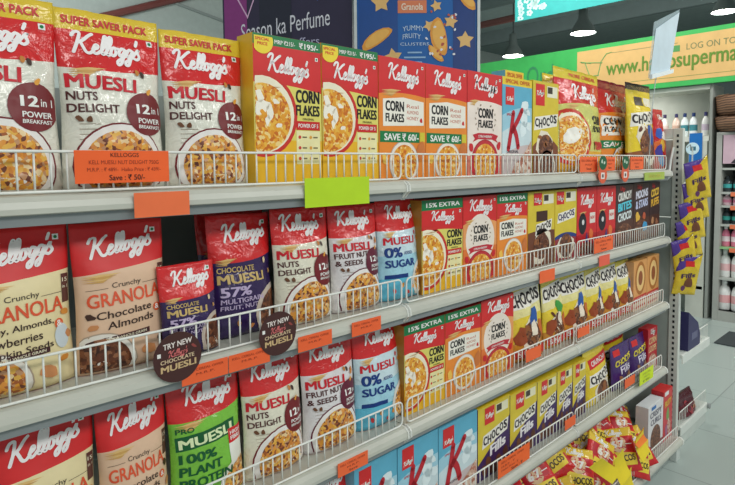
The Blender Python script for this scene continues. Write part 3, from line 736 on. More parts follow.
@design
def white_loops_box():
    w, h = .2, .24
    pk = Carton(w, h, .06, [((150, 80, 90), (.14, 0, .05)), ((226, 224, 226), 1.0)], (214, 212, 214), (226, 230, 232))
    A = Art(w, h); A.text('title_lettering', 'CRISPY', .12, .74, .9, .86, M((120, 116, 130)), 2, .03); A.text('title_lettering', 'CURLS', .16, .58, .86, .7, M((120, 116, 130)), 2, .03)
    A.disc('cereal_print', .5, .26, .34, CHOC, 1); A.rect('blue_label', .2, .9, .5, .97, M((40, 110, 180)), 2); return pk, A
@design
def pink_loops_box():
    w, h = .2, .262
    pk = Carton(w, h, .06, [((206, 60, 70), (.5, .0, .05)), ((206, 44, 50), 1.0)], (196, 44, 50), (210, 46, 46))
    A = Art(w, h); A.text('title_lettering', 'FRUITY', .14, .66, .88, .78, M((226, 190, 70)), 2, .04, .04); A.blob('cereal_print', .5, .5, .2, M((120, 170, 90)), 1, .8, 3); A.blob('cereal_print', .62, .28, .22, PINKY, 2, .8, 4); A.blob('cereal_print', .36, .2, .16, M((170, 110, 150)), 2, .8, 6)
    A.rect('white_label', .12, .9, .55, .98, M((236, 236, 236)), 2); return pk, A

PROTO = {}
NAMES = {}
def pack(design_name, obj_name, label, cat, group, w, h, loc, rot=(0, 0, 0)):
    """place one pack of a design; its first use builds the parts, later uses copy them"""
    if design_name not in PROTO:
        pk, art = VAR[design_name]()
        root = bpy.data.objects.new(obj_name, None); link(root); root.empty_display_size = .05
        finish(pk, art, root)
        PROTO[design_name] = (root, pk.w, pk.h, pk.t if isinstance(pk, Pouch) else pk.d)
        o = root
    else:
        o = copy_tree(PROTO[design_name][0]); o.name = obj_name
    _, pw, ph, _ = PROTO[design_name]
    o.location = loc; o.rotation_euler = rot; o.scale = (w / pw, min(1.0, w / pw) if w / pw < .9 else 1.0, h / ph)
    return tag(o, label, cat, group)

# ------------------------------------------------------------------ the store shell
def shell():
    m = bpy.data.materials.new('floor_tiles'); m.use_nodes = True
    nt = m.node_tree; b = nt.nodes['Principled BSDF']
    tc = nt.nodes.new('ShaderNodeTexCoord'); br = nt.nodes.new('ShaderNodeTexBrick')
    br.offset = 0.0; br.inputs['Scale'].default_value = 1.0; br.inputs['Brick Width'].default_value = .6; br.inputs['Row Height'].default_value = .6
    br.inputs['Mortar Size'].default_value = .003
    br.inputs['Color1'].default_value = rgb((180, 192, 187)); br.inputs['Color2'].default_value = rgb((172, 185, 181)); br.inputs['Mortar'].default_value = rgb((140, 152, 150))
    nt.links.new(tc.outputs['Object'], br.inputs['Vector']); nt.links.new(br.outputs['Color'], b.inputs['Base Color']); b.inputs['Roughness'].default_value = .28
    structure(MB().box((-3, -4, -.1), (20, 10, 0)).obj('floor', m))
    structure(MB().box((-3, 10, 0), (20, 10.2, 5.2)).obj('wall_north', M((178, 190, 186), 'paint')))
    structure(MB().box((20, -4, 0), (20.2, 10.2, 5.2)).obj('wall_east', M((120, 136, 136), 'paint')))
    c = structure(MB().box((4.2, -4, 5.2), (20, 10.2, 5.3)).obj('ceiling', M((140, 156, 155), 'dull')))
    bm = MB()
    for x in (7.2, 10.4, 13.6): bm.box((x, -4, 4.85), (x + .14, 10, 5.2))
    structure(bm.obj('trim_1', M((110, 124, 124), 'dull')))
    structure(MB().tube([(8.6, -3.5, 4.0), (8.6, 9.8, 4.0)], .06, n=10).obj('trim_2', M((104, 62, 58), 'paint')))
    structure(MB().tube([(3.32, 9.93, 4.08), (4.47, 9.93, 4.55), (6.05, 9.93, 5.2)], .07, n=8).obj('trim_3', M((120, 66, 62), 'paint')))
    structure(MB().tube([(5.15, 9.97, 4.82), (6.6, 9.97, 4.57)], .03).obj('trim_4', M((150, 160, 158), 'paint')))
shell()

def gondola():
    t = thing('steel_shelving', 'tall grey steel back panel with uprights behind the cereal shelves', 'shelving', (1.65, .44, 0))
    bp = MB()
    for z0, z1 in ((.12, .58), (.585, 1.04), (1.045, 1.5), (1.505, 1.74)): bp.box((-1.507, .0, z0), (1.55, .02, z1), 0, .002)
    bp.obj('back_panel', M((128, 138, 136), 'metal'), t)
    for x in (.143, 1.148, 2.158, 3.16):
        MB().box((x - 1.67, -.022, 0), (x - 1.63, 0, 1.75), 0, .003).obj('upright', M((196, 202, 196), 'metal'), t)
    t = thing('shelf_plinth', 'low grey plinth with small feet under the lowest shelf', 'shelving base', (1.65, 0, 0))
    MB().box((-1.507, -.06, .0), (1.51, .415, .06)).obj('plinth', M((170, 178, 174), 'metal'), t)
    for x in (-.45, .55, 1.45): MB().box((x, -.095, 0), (x + .05, -.06, .075), 0, .004).obj('foot', M((206, 212, 208), 'metal'), t)
gondola()

SHELF_Z = {1: 1.505, 2: 1.16, 3: .815, 4: .469, 5: .115}
BAYS = [(.143, 1.146), (1.150, 2.156), (2.160, 3.155)]
LIGHT, GREYRAIL = M((196, 197, 186), 'metal'), M((136, 142, 144), 'metal')
LVL = {1: 'top', 2: 'second', 3: 'third', 4: 'fourth', 5: 'lowest'}
ON = {(1, 0): 'below the three super saver muesli pouches', (1, 1): 'below the two green save banners', (1, 2): 'below the large crinkled corn flakes bag',
      (2, 0): 'carrying the tall purple muesli pouch', (2, 1): 'carrying the red green-banner corn flakes cartons', (2, 2): 'carrying the dark brown cereal cartons',
      (3, 0): 'carrying the bright green muesli pouch', (3, 1): 'carrying the pouch with the green splash', (3, 2): 'carrying the two tan cartons with ring pictures',
      (4, 0): 'carrying a pale blue carton, mostly out of view', (4, 1): 'carrying the yellow and purple filled cereal cartons', (4, 2): 'with the yellow-green price card',
      (5, 0): 'bare and near the floor', (5, 1): 'beginning under the heap of red snack packs', (5, 2): 'holding the white and red cartons at its end'}
def make_shelf(sh, bay):
    x0, x1 = BAYS[bay]; z = SHELF_Z[sh]; y0 = -.085 if sh == 5 else 0.0
    t = thing('shelf', '%s shelf of light grey steel, %s' % (LVL[sh], ON[(sh, bay)]), 'shelf', ((x0 + x1) / 2, y0, z), group='light grey steel shelves')
    w = (x1 - x0) / 2
    MB().prism([(.0, 0), (.415 - y0, 0), (.415 - y0, -.022), (.01, -.022)], -w, w).obj('board', LIGHT, t)
    prof = [(.0, .0), (-.012, -.003), (-.02, -.011), (-.023, -.022), (-.022, -.031), (-.012, -.0335), (-.0095, -.035), (-.0065, -.052), (-.001, -.052), (.006, -.03)]
    e = x1 - x0 > 0
    MB().prism(prof, -w, w, 0, [0, 0, 0, 0, 0, 1, 1, 1, 1, 0]).obj('price_rail', [LIGHT, GREYRAIL], t)
    for sx in (-1, 1):
        MB().prism([(.0, .001), (-.013, -.002), (-.0235, -.012), (-.0255, -.03), (-.014, -.04), (-.002, -.054), (.008, -.03)], sx * w - .006, sx * w + .006).obj('end_cap', M((228, 230, 224), 'metal'), t)
    for sx in (-1, 1):
        MB().prism([(.02, -.022), (.41 - y0, -.022), (.41 - y0, -.09), (.34 - y0, -.075)] if sh < 5 else [(.03, -.022), (.41, -.022), (.41, -.0545), (.03, -.0545)], sx * (w - .012) - .0015, sx * (w - .012) + .0015).obj('bracket', M((190, 196, 190), 'metal'), t)
    return t
def make_fence(sh, bay):
    x0, x1 = BAYS[bay]; z = SHELF_Z[sh] + .004; y = -.09 if sh == 5 else -.004
    x0 += .008; x1 -= .008
    if bay == 2: x1 = 3.122
    if sh == 5 and bay == 1: pass
    w = (x1 - x0) / 2; h = .068
    t = thing('wire_fence', 'white wire fence on the %s shelf, %s' % (LVL[sh], ON[(sh, bay)].replace('carrying', 'guarding').replace('below', 'in front of').replace('holding', 'guarding')), 'shelf fence', ((x0 + x1) / 2, y, z), group='white wire shelf fences')
    r = .014; pts = []
    for cx, cz, a0 in ((w - r, h - r, 0), (-w + r, h - r, 90), (-w + r, r, 180), (w - r, r, 270)):
        for k in range(4):
            g = R(a0 + 30 * k); pts.append((cx + r * math.cos(g), 0, cz + r * math.sin(g)))
    wm = M((236, 238, 232), 'metal')
    MB().tube(pts, .0026, closed=True).obj('frame', wm, t, True)
    b = MB(); n = int(round(2 * w / .0252))
    for i in range(1, n): b.tube([(-w + 2 * w * i / n, .003, .002), (-w + 2 * w * i / n, .003, h - .002)], .0019, n=5)
    b.obj('bars', wm, t, True)
    return t
for sh in (1, 2, 3, 4, 5):
    for bay in range(3):
        make_shelf(sh, bay)
        if not (sh == 5 and bay == 0): make_fence(sh, bay)
# slanting end support of the top shelf
t = tag(MB().tube([(3.17, -.005, 1.495), (3.2, .0, 1.55), (3.235, -.0, 1.62)], .006, n=8).obj('shelf_support', M((226, 230, 226), 'metal')), 'short white slanting support rod at the end of the top shelf', 'bracket')

# ------------------------------------------------------------------ products
# shelf, design, object name, x0, x1, height, depth of the front, lean back, turn, label
G = {1: 'cereal packs on the top shelf', 2: 'cereal packs on the second shelf', 3: 'cereal packs on the third shelf', 4: 'cereal packs on the fourth shelf', 5: 'packs on the lowest shelf'}
ROWS = [
 (1, 'saver_muesli', 'muesli_pouch', .118, .303, .34, .02, 3, -2, 'muesli pouch with yellow saver band, first in the row and cut by the picture edge'),
 (1, 'saver_muesli', 'muesli_pouch', .306, .494, .335, .02, 3, 2, 'muesli pouch with yellow saver band, directly behind the large orange offer card'),
 (1, 'saver_muesli', 'muesli_pouch', .498, .68, .326, .022, 3, 0, 'muesli pouch with yellow saver band, next to the first tall yellow carton'),
 (1, 'price_flakes', 'corn_flakes_carton', .699, .891, .338, .022, 0, 0, 'yellow corn flakes carton with price banner, beside the last super saver muesli pouch'),
 (1, 'price_flakes', 'corn_flakes_carton', .894, 1.087, .341, .022, 0, 0, 'yellow corn flakes carton with price banner, above the yellow-green shelf card'),
 (1, 'save_honey_flakes', 'corn_flakes_carton', 1.09, 1.281, .335, .022, 0, 0, 'orange honey corn flakes carton with green save banner, standing beside the yellow carton'),
 (1, 'save_honey_flakes', 'corn_flakes_carton', 1.283, 1.482, .335, .022, 0, 0, 'orange honey corn flakes carton with green save banner, standing beside the red ribbon carton'),
 (1, 'wreath_flakes', 'corn_flakes_carton', 1.485, 1.679, .337, .022, 0, 0, 'white and red corn flakes carton with red ribbon and bowl on the top shelf'),
 (1, 'offer_wheat_flakes', 'wheat_flakes_carton', 1.682, 1.872, .338, .022, 0, 0, 'pale blue wheat flakes carton with large red letter and yellow top band'),
 (1, 'brown_curls_box', 'chocolate_cereal_carton', 1.88, 2.067, .343, .022, 0, 0, 'tall yellow chocolate cereal carton on the top shelf with brown lower half'),
 (1, 'offer_wheat_flakes', 'wheat_flakes_carton', 1.83, 1.955, .385, .115, 0, 0, 'yellow-topped carton half hidden behind the pale blue wheat flakes carton'),
 (1, 'plain_yellow_pouch', 'cereal_pouch', 1.972, 2.25, .42, .13, 2, 0, 'yellow cereal pouch poking up behind the tall yellow chocolate cereal carton'),
 (1, 'large_flakes_pouch', 'corn_flakes_pouch', 2.07, 2.5, .432, .03, 3, 3, 'large shiny red and pale green corn flakes bag with yellow top'),
 (1, 'large_honey_pouch', 'corn_flakes_pouch', 2.4, 2.8, .445, .128, 3, 2, 'large shiny red corn flakes bag with dark red top and green save banner'),
 (1, 'large_curl_pouch', 'chocolate_cereal_pouch', 2.775, 3.07, .434, .025, 3, 0, 'large yellow chocolate cereal bag with dark brown top edge'),
 (1, 'rainbow_pouch', 'cereal_pouch', 3.075, 3.2, .315, .02, 2, 0, 'narrow red and multicoloured cereal pouch at the end of the top shelf'),
 (2, 'honey_granola', 'granola_pouch', .143, .312, .287, .02, 3, 3, 'cream granola pouch with honey and almonds wording, on the second shelf'),
 (2, 'chocolate_granola', 'granola_pouch', .316, .488, .284, .02, 3, 2, 'peach granola pouch with chocolate almonds wording, on the second shelf'),
 (2, 'small_dark_muesli', 'muesli_pouch', .476, .6, .187, .002, 6, 3, 'small purple and red chocolate muesli pouch behind the first round brown sticker'),
 (2, 'dark_muesli', 'muesli_pouch', .585, .745, .277, .04, 3, 2, 'tall purple and red chocolate muesli pouch with 57% wording'),
 (2, 'nuts_muesli', 'muesli_pouch', .75, .922, .283, .018, 3, 2, 'cream nuts delight muesli pouch standing beside the tall purple muesli pouch'),
 (2, 'fruit_muesli', 'muesli_pouch', .925, 1.093, .281, .018, 3, 0, 'pale fruit nut and seeds muesli pouch on the second shelf'),
 (2, 'zero_muesli', 'muesli_pouch', 1.096, 1.257, .285, .018, 3, 0, 'blue no added sugar muesli pouch on the second shelf'),
 (2, 'extra_flakes', 'corn_flakes_carton', 1.263, 1.46, .28, .022, 0, 0, 'yellow corn flakes carton with green extra banner, on the second shelf'),
 (2, 'orange_wreath_flakes', 'corn_flakes_carton', 1.463, 1.65, .28, .022, 0, 0, 'red and white corn flakes carton with red ribbon, on the second shelf'),
 (2, 'extra_honey_flakes', 'corn_flakes_carton', 1.653, 1.848, .28, .022, 0, 0, 'orange honey corn flakes carton with green extra banner, on the second shelf'),
 (2, 'dark_centre_box', 'chocolate_cereal_carton', 1.852, 2.046, .279, .022, 0, 0, 'yellow and brown chocolate cereal carton with dark title panel on the second shelf'),
 (2, 'blue_trim_box', 'chocolate_cereal_carton', 2.05, 2.227, .279, .022, 0, 0, 'yellow cereal carton with dark blue and red lower part on the second shelf'),
 (2, 'red_cereal_box', 'cereal_carton', 2.231, 2.411, .28, .022, 0, 0, 'all red cereal carton standing beside the yellow carton with the blue lower part'),
 (2, 'red_cereal_box', 'cereal_carton', 2.414, 2.604, .28, .022, 0, 0, 'all red cereal carton standing beside the first dark brown carton'),
 (2, 'crunchy_bites_box', 'cereal_carton', 2.607, 2.806, .281, .022, 0, 0, 'dark brown cereal carton with white and turquoise lettering'),
 (2, 'moons_and_stars_box', 'cereal_carton', 2.809, 3.006, .283, .022, 0, 0, 'dark brown cereal carton with pale lilac lettering and a blue spot'),
 (2, 'gold_puffs_box', 'cereal_carton', 3.009, 3.145, .283, .022, 0, 0, 'dark brown cereal carton with golden lettering at the end of the second shelf'),
 (2, 'dark_muesli', 'muesli_pouch', .56, .72, .28, .16, 4, -3, 'red-topped pouch in the shadow behind the small purple muesli pouch'),
 (3, 'honey_granola', 'granola_pouch', .172, .342, .282, .02, 3, 3, 'cream granola pouch on the third shelf, left of the peach one'),
 (3, 'chocolate_granola', 'granola_pouch', .346, .481, .28, .02, 3, 2, 'peach granola pouch on the third shelf beside the green pouch'),
 (3, 'green_muesli', 'muesli_pouch', .485, .654, .28, .018, 3, 2, 'bright green plant protein muesli pouch with red top'),
 (3, 'nuts_muesli', 'muesli_pouch', .658, .825, .285, .018, 3, 2, 'cream nuts delight muesli pouch standing beside the bright green pouch'),
 (3, 'fruit_muesli', 'muesli_pouch', .828, 1.0, .287, .018, 3, 0, 'pale fruit nut and seeds muesli pouch on the third shelf'),
 (3, 'zero_muesli', 'muesli_pouch', 1.003, 1.178, .286, .018, 3, 0, 'blue no added sugar muesli pouch on the third shelf'),
 (3, 'extra_flakes', 'corn_flakes_carton', 1.184, 1.369, .267, .022, 0, 0, 'yellow corn flakes carton with green extra banner, on the third shelf'),
 (3, 'extra_honey_flakes', 'corn_flakes_carton', 1.372, 1.56, .267, .022, 0, 0, 'orange honey corn flakes carton with green extra banner, on the third shelf'),
 (3, 'orange_wreath_flakes', 'corn_flakes_carton', 1.563, 1.758, .272, .022, 0, 0, 'red and white corn flakes carton with red ribbon, on the third shelf'),
 (3, 'blue_curl_pouch', 'chocolate_cereal_pouch', 1.764, 1.97, .28, .012, 5, -3, 'yellow chocolate cereal pouch with blue splash beside the red ribbon carton'),
 (3, 'green_curl_pouch', 'chocolate_cereal_pouch', 1.973, 2.142, .268, .022, 3, 4, 'yellow chocolate cereal pouch with a green splash'),
 (3, 'blue_curl_pouch', 'chocolate_cereal_pouch', 2.14, 2.345, .272, .012, 5, -4, 'yellow chocolate cereal pouch with blue splash directly after the green-splash pouch'),
 (3, 'blue_curl_pouch', 'chocolate_cereal_pouch', 2.343, 2.508, .264, .016, 4, 3, 'yellow chocolate cereal pouch with blue splash, second one after the green-splash pouch'),
 (3, 'blue_curl_pouch', 'chocolate_cereal_pouch', 2.511, 2.665, .266, .014, 5, -3, 'yellow chocolate cereal pouch with blue splash, third one after the green-splash pouch'),
 (3, 'blue_curl_pouch', 'chocolate_cereal_pouch', 2.668, 2.815, .258, .016, 4, 0, 'yellow chocolate cereal pouch with blue splash beside the tan ring cartons'),
 (3, 'ring_box', 'ring_cereal_carton', 2.82, 2.987, .245, .02, 0, 0, 'tan cereal carton with ring picture, the one touching the yellow pouches'),
 (3, 'ring_box', 'ring_cereal_carton', 2.99, 3.15, .25, .02, 0, 0, 'tan cereal carton with ring picture at the end of the third shelf'),
 (4, 'zero_muesli', 'muesli_pouch', .81, .978, .285, .018, 3, 0, 'red-topped pouch at the bottom edge before the first pale blue carton'),
 (4, 'blue_wheat_flakes', 'wheat_flakes_carton', .985, 1.15, .264, .022, 0, 0, 'pale blue wheat flakes carton on the fourth shelf, farthest from the yellow and purple cartons'),
 (4, 'blue_wheat_flakes', 'wheat_flakes_carton', 1.154, 1.335, .262, .022, 0, 0, 'pale blue wheat flakes carton in the middle of three on the fourth shelf'),
 (4, 'blue_wheat_flakes', 'wheat_flakes_carton', 1.339, 1.54, .258, .022, 0, 0, 'pale blue wheat flakes carton touching the yellow and purple cartons'),
 (4, 'filled_pillows_box', 'filled_cereal_carton', 1.545, 1.737, .253, .022, 0, 0, 'yellow and purple filled cereal carton touching the pale blue carton'),
 (4, 'filled_pillows_box', 'filled_cereal_carton', 1.741, 1.925, .246, .022, 0, 0, 'yellow and purple filled cereal carton, second from the pale blue cartons'),
 (4, 'filled_pillows_box', 'filled_cereal_carton', 1.929, 2.078, .243, .022, 0, 0, 'yellow and purple filled cereal carton, middle of the five'),
 (4, 'filled_pillows_box', 'filled_cereal_carton', 2.082, 2.21, .241, .022, 0, 0, 'yellow and purple filled cereal carton, second from the yellow pouches'),
 (4, 'filled_pillows_box', 'filled_cereal_carton', 2.214, 2.33, .238, .022, 0, 0, 'yellow and purple filled cereal carton touching the yellow pouches'),
 (4, 'yellow_snack_pouch', 'cereal_pouch', 2.338, 2.585, .257, .016, 5, 4, 'puffy yellow cereal pouch with red band in front of another yellow pouch'),
 (4, 'yellow_snack_pouch', 'cereal_pouch', 2.48, 2.71, .285, .1, 3, -4, 'puffy yellow cereal pouch half hidden behind another yellow pouch'),
 (4, 'violet_pouch', 'cereal_pouch', 2.605, 2.815, .205, .016, 3, 0, 'purple cereal pouch touching the yellow pouch on the fourth shelf'),
 (4, 'violet_pouch', 'cereal_pouch', 2.82, 3.016, .205, .016, 3, 0, 'purple cereal pouch touching the small red carton on the fourth shelf'),
 (4, 'red_letters_box', 'cereal_carton', 3.02, 3.145, .215, .02, 0, 0, 'small red carton with tan lettering at the end of the fourth shelf'),
 (5, 'white_loops_box', 'cereal_carton', 2.825, 3.02, .24, -.06, 0, 0, 'white cereal carton at the end of the lowest shelf'),
 (5, 'pink_loops_box', 'cereal_carton', 3.025, 3.15, .262, -.06, 0, 0, 'red fruity cereal carton at the very end of the lowest shelf'),
]
for sh, dn, on, x0, x1, h, yf, lean, turn, lab in ROWS:
    if dn not in PROTO:
        pack(dn, on, lab, 'x', 'x', .1, .1, (0, 0, 0)); first = True; o = PROTO[dn][0]
    else:
        o = copy_tree(PROTO[dn][0]); o.name = on
    _, pw, ph, pt = PROTO[dn]
    if 'pouch' in on and sh < 5:
        k = (1.0688 + yf + .012 + pt / 2 * .55) / 1.0988; x0 *= k; x1 *= k; x1 += .003
    if yf < .05: yf += .008
    w = x1 - x0
    o.scale = (w / pw, 1.0, h / ph)
    o.location = ((x0 + x1) / 2, yf + pt / 2, SHELF_Z[sh] + (0.001 if sh != 5 else .001))
    o.rotation_euler = (R(-lean), 0, R(turn))
    tag(o, lab, 'cereal box' if 'carton' in on else 'cereal pouch', G[sh])

# ---- heap of small snack packs at the lowest shelf
HEAP = [  # x, y, z, tilt back, roll, turn, design
 (1.62, .06, .20, 40, 20, -30, 0), (1.74, .0, .25, 55, -10, -25, 0), (1.84, .08, .27, 60, 15, -40, 1), (1.93, -.01, .26, 50, -25, -30, 0), (2.02, .07, .29, 55, 30, -20, 0),
 (2.08, -.04, .24, 50, 10, -45, 0), (2.16, .05, .30, 62, -20, -30, 1), (2.22, -.05, .25, 45, 35, -35, 0), (2.30, .04, .31, 55, 5, -45, 0), (2.34, -.06, .23, 40, -35, -30, 1),
 (2.42, .03, .29, 60, 25, -25, 0), (2.46, -.07, .20, 45, -10, -50, 0), (2.54, .02, .27, 52, -30, -40, 0), (2.58, -.07, .17, 40, 20, -35, 1), (2.66, .0, .25, 58, 10, -30, 0),
 (2.70, -.06, .16, 45, -20, -40, 0), (2.76, .05, .27, 60, 35, -25, 1), (1.78, -.06, .17, 40, 15, -30, 1), (1.98, -.07, .16, 45, -15, -40, 0), (2.14, -.07, .15, 40, 20, -30, 0), (2.62, .1, .31, 65, -15, -35, 1), (2.44, .11, .33, 65, 20, -30, 0), (2.22, .12, .33, 66, -10, -40, 0), (2.0, .13, .32, 66, 15, -30, 1), (1.68, .1, .29, 58, -20, -30, 0), (1.52, .03, .22, 50, 15, -25, 1), (1.58, -.05, .18, 45, -15, -30, 0), (1.86, .14, .32, 62, 10, -35, 0), (2.06, .02, .3, 55, -30, -30, 1), (2.36, .1, .34, 60, 20, -40, 0), (2.52, .12, .33, 64, -20, -35, 0)]
WHERE = ['nearest the wire fence under the big orange card', 'poking up under the big orange card', 'below the last yellow and purple carton', 'second along the heap', 'high up under the fourth shelf edge']
for i, (x, y, z, tb, ro, tu, k) in enumerate(HEAP):
    dn = 'yellow_snack_pack' if k else 'red_snack_pack'
    lab = 'small yellow and red snack pack lying in the heap on the lowest shelf' if k else 'small shiny red snack pack lying in the heap on the lowest shelf'
    o = pack(dn, 'snack_pack', lab, 'snack pack', 'yellow snack packs in the heap' if k else 'red snack packs in the heap', .145, .18, (x, y - .025, z - .04 + .04 * (x < 2.5)))
    o.rotation_euler = Euler((R(-tb * .8), R(ro), R(tu)), 'XYZ')

# yellow offer cards hanging out of the heap
def card_sheet(name, corners, mat, thick=.0012, parent=None):
    """bent card through four corners (a,b,c,d), with some thickness"""
    a, b, c, d = [Vector(q) for q in corners]; nrm = (b - a).cross(d - a).normalized(); n = 6; V = []; F = []
    for sgn in (0, 1):
        for i in range(n + 1):
            for j in (0, 1):
                p = (a.lerp(d, i / n)) if j == 0 else (b.lerp(c, i / n)); V.append(p + nrm * (.012 * math.sin(PI * i / n) + thick * sgn))
    m = 2 * (n + 1)
    for i in range(n):
        q = 2 * i
        F += [(q, q + 1, q + 3, q + 2), (m + q, m + q + 2, m + q + 3, m + q + 1), (q, q + 2, m + q + 2, m + q), (q + 1, m + q + 1, m + q + 3, q + 3)]
    F += [(0, m, m + 1, 1), (2 * n, 2 * n + 1, m + 2 * n + 1, m + 2 * n)]
    return meshobj(name, V, F, mat, None, parent)
YC = M((238, 214, 50), 'paper')
HC = [((1.985, -.15, .425), (2.05, -.17, .445), (2.18, -.19, .35), (2.12, -.18, .32), 'yellow hanging strip card lying across the heap of snack packs'),
      ((2.21, -.15, .37), (2.27, -.16, .40), (2.3, -.18, .29), (2.23, -.17, .26), 'yellow hanging strip card bent down in the middle of the heap'),
      ((2.47, -.13, .36), (2.56, -.13, .38), (2.58, -.15, .27), (2.5, -.15, .25), 'yellow hanging strip card with an orange top beside the white carton'),
      ((2.35, -.13, .22), (2.43, -.13, .25), (2.46, -.15, .12), (2.38, -.15, .1), 'yellow hanging strip card dangling over the lowest shelf edge'),
      ((2.1, -.13, .27), (2.16, -.13, .29), (2.24, -.15, .22), (2.18, -.15, .2), 'small yellow hanging strip card below the other cards of the heap')]
for a, b, c, d, lab in HC:
    o = card_sheet('offer_card', (a, b, c, d), YC); tag(o, lab, 'card', 'yellow strip cards in the heap')
    if 'orange' in lab:
        card_sheet('orange_band', [Vector(q) + Vector((-.002, -.003, .0)) for q in (a, b, Vector(b).lerp(Vector(c), .5), Vector(a).lerp(Vector(d), .4))], M((240, 130, 50), 'paper'), .0008, o)

# ------------------------------------------------------------------ price cards and stickers
def flat_art(parent, w, h, items, name='print', y=-.0012):
    A = Art(w, h)
    for it in items: A.text(name, *it[:5], M(it[5]), 1, it[6] if len(it) > 6 else .005)
    for nm, (vs, fs, ms, ix) in A.p.items(): meshobj(nm, [(x, y - .0002 * l, z) for x, z, l in vs], fs, ms, ix, parent)
def price_card(x0, x1, z0, z1, y, col, label, lines=(), tilt=0.0, group='orange price cards', yaw=0.0, roll=0.0):
    w, h = x1 - x0, z1 - z0
    t = thing('price_card', label, 'price card', ((x0 + x1) / 2, y, z0), (R(tilt), R(roll), R(yaw)), group)
    MB().box((-w / 2, -.0008, 0), (w / 2, 0, h)).obj('paper', M(col, 'paper'), t)
    if lines: flat_art(t, w, h, lines)
    return t
INK = (150, 52, 30); DK = (70, 30, 26)
def faint(n=3): return [('KELL CEREAL OFFER', .08, .68, .9, .82, INK, .0), ('M.R.P.', .3, .42, .7, .55, INK, .0)] + ([('Save', .36, .14, .64, .3, DK, .0)] if n > 2 else [])
price_card(.311, .479, 1.521, 1.579, -.012, (248, 104, 48), 'large orange offer card clipped on the fence before the super saver muesli pouch', [('KELLOGGS', .36, .8, .66, .93, DK, .0), ('KELL MUESLI NUT DELIGHT 750G', .14, .58, .88, .7, INK, .0), ('M.R.P. : \u20b9 489/-  Haiko Price : \u20b9 439/-', .12, .36, .9, .48, INK, .0), ('Save : \u20b9 50/-', .34, .08, .72, .26, DK, .012)])
price_card(.405, .512, 1.456, 1.502, -.026, (242, 118, 72), 'blank pale orange card on the edge of the top shelf')
price_card(.793, .997, 1.451, 1.519, -.026, (186, 222, 40), 'blank yellow-green card on the edge of the top shelf', group='yellow-green cards')
price_card(2.165, 2.318, 1.509, 1.57, -.012, TAGC, 'orange price card on the top fence, before the large red and pale green bag', faint())
price_card(2.385, 2.49, 1.512, 1.57, -.012, TAGC, 'orange price card on the top fence, between the two hanging tags', faint())
price_card(2.655, 2.804, 1.513, 1.57, -.012, TAGC, 'orange price card on the top fence, before the large yellow bag', faint())
price_card(2.784, 3.04, 1.46, 1.497, -.026, (170, 190, 90), 'dull green shelf card with yellow print at the end of the top shelf', [('SPECIAL OFFER', .2, .3, .8, .7, (206, 196, 90), .01)], group='yellow-green cards')
S2L = ['partly over the first round brown sticker', 'beside the second round brown sticker', 'under the cream nuts delight pouch', 'under the blue no added sugar pouch']
for (x0, x1), l in zip(((.485, .586), (.588, .689), (.766, .867), (.932, 1.034)), S2L):
    price_card(x0, x1, 1.119, 1.155, -.0265, (244, 104, 56), 'orange price card on the second shelf edge, ' + l, faint(2))
price_card(1.838, 1.946, 1.115, 1.159, -.0265, TAGC, 'blank orange card on the second shelf edge below the dark title carton')
price_card(2.317, 2.418, 1.112, 1.157, -.0265, (238, 104, 82), 'blank reddish card on the second shelf edge below the all red cartons')
price_card(2.30, 2.482, 1.168, 1.228, -.012, TAGC, 'orange price card on the second fence before the all red cartons', faint())
price_card(.88, .982, .776, .812, -.0265, TAGC, 'orange price card on the third shelf edge, over the first pale blue carton', faint(3))
price_card(1.774, 1.878, .838, .881, -.012, TAGC, 'blank orange card on the third fence before the blue-splash pouch beside the ribbon carton')
price_card(2.165, 2.268, .84, .877, -.012, TAGC, 'blank orange card on the third fence after the green-splash pouch')
price_card(1.601, 1.803, .478, .539, -.012, (248, 108, 50), 'large orange price card on the fourth fence before the purple cartons', [('KELL CEREAL OFFER', .1, .74, .8, .86, INK, .0), ('M.R.P. : \u20b9', .1, .5, .5, .62, INK, .0), ('Haiko Price : \u20b9', .1, .3, .62, .42, INK, .0), ('Save : \u20b9', .4, .06, .76, .22, DK, .01)])
price_card(2.067, 2.155, .49, .53, -.012, TAGC, 'small blank orange card on the fourth fence below the purple cartons')
price_card(2.638, 2.754, .496, .539, -.012, TAGC, 'small blank orange card on the fourth fence before the purple pouches')
price_card(2.765, 2.935, .478, .542, -.03, (214, 236, 50), 'bright yellow-green price card on the fourth shelf before a purple pouch', [('SPECIAL', .2, .66, .8, .82, (150, 160, 40), .0), ('PRICE', .3, .4, .7, .55, (150, 160, 40), .0), ('\u20b9 99/-', .24, .1, .76, .28, (120, 130, 40), .01)], group='yellow-green cards')

def round_sticker(x, z, label):
    t = thing('shelf_sticker', label, 'sticker', (x, -.0275, z), group='round brown shelf stickers')
    r = .049
    o = MB().lathe([(r, 0), (r, .0012)], n=40).obj('disc', M((72, 40, 38), 'card'), t); o.rotation_euler = (R(90), 0, 0)
    A = Art(2 * r, 2 * r)
    A.text('lettering', 'TRY NEW', .2, .69, .8, .8, M((236, 226, 220)), 1, .02, .05); A.rib('lettering', LOGO, .5, .58, .4, M((226, 120, 120)), 1, .04)
    A.text('lettering', 'CHOCOLATE', .14, .41, .84, .49, M((222, 196, 160)), 1, .02, .04); A.text('lettering', 'MUESLI', .14, .24, .88, .37, M((206, 176, 130)), 1, .03, .04)
    A.rect('lettering', .08, .56, .15, .64, M(WHITE), 1); A.blob('curl_print', .84, .66, .06, M((150, 70, 66)), 1, .5, 2)
    for nm, (vs, fs, ms, ix) in A.p.items(): meshobj(nm, [(q, -.0016 - .0002 * l, p - r) for q, p, l in vs], fs, ms, ix, t)
round_sticker(.478, 1.181, 'round brown chocolate muesli sticker before the small purple pouch')
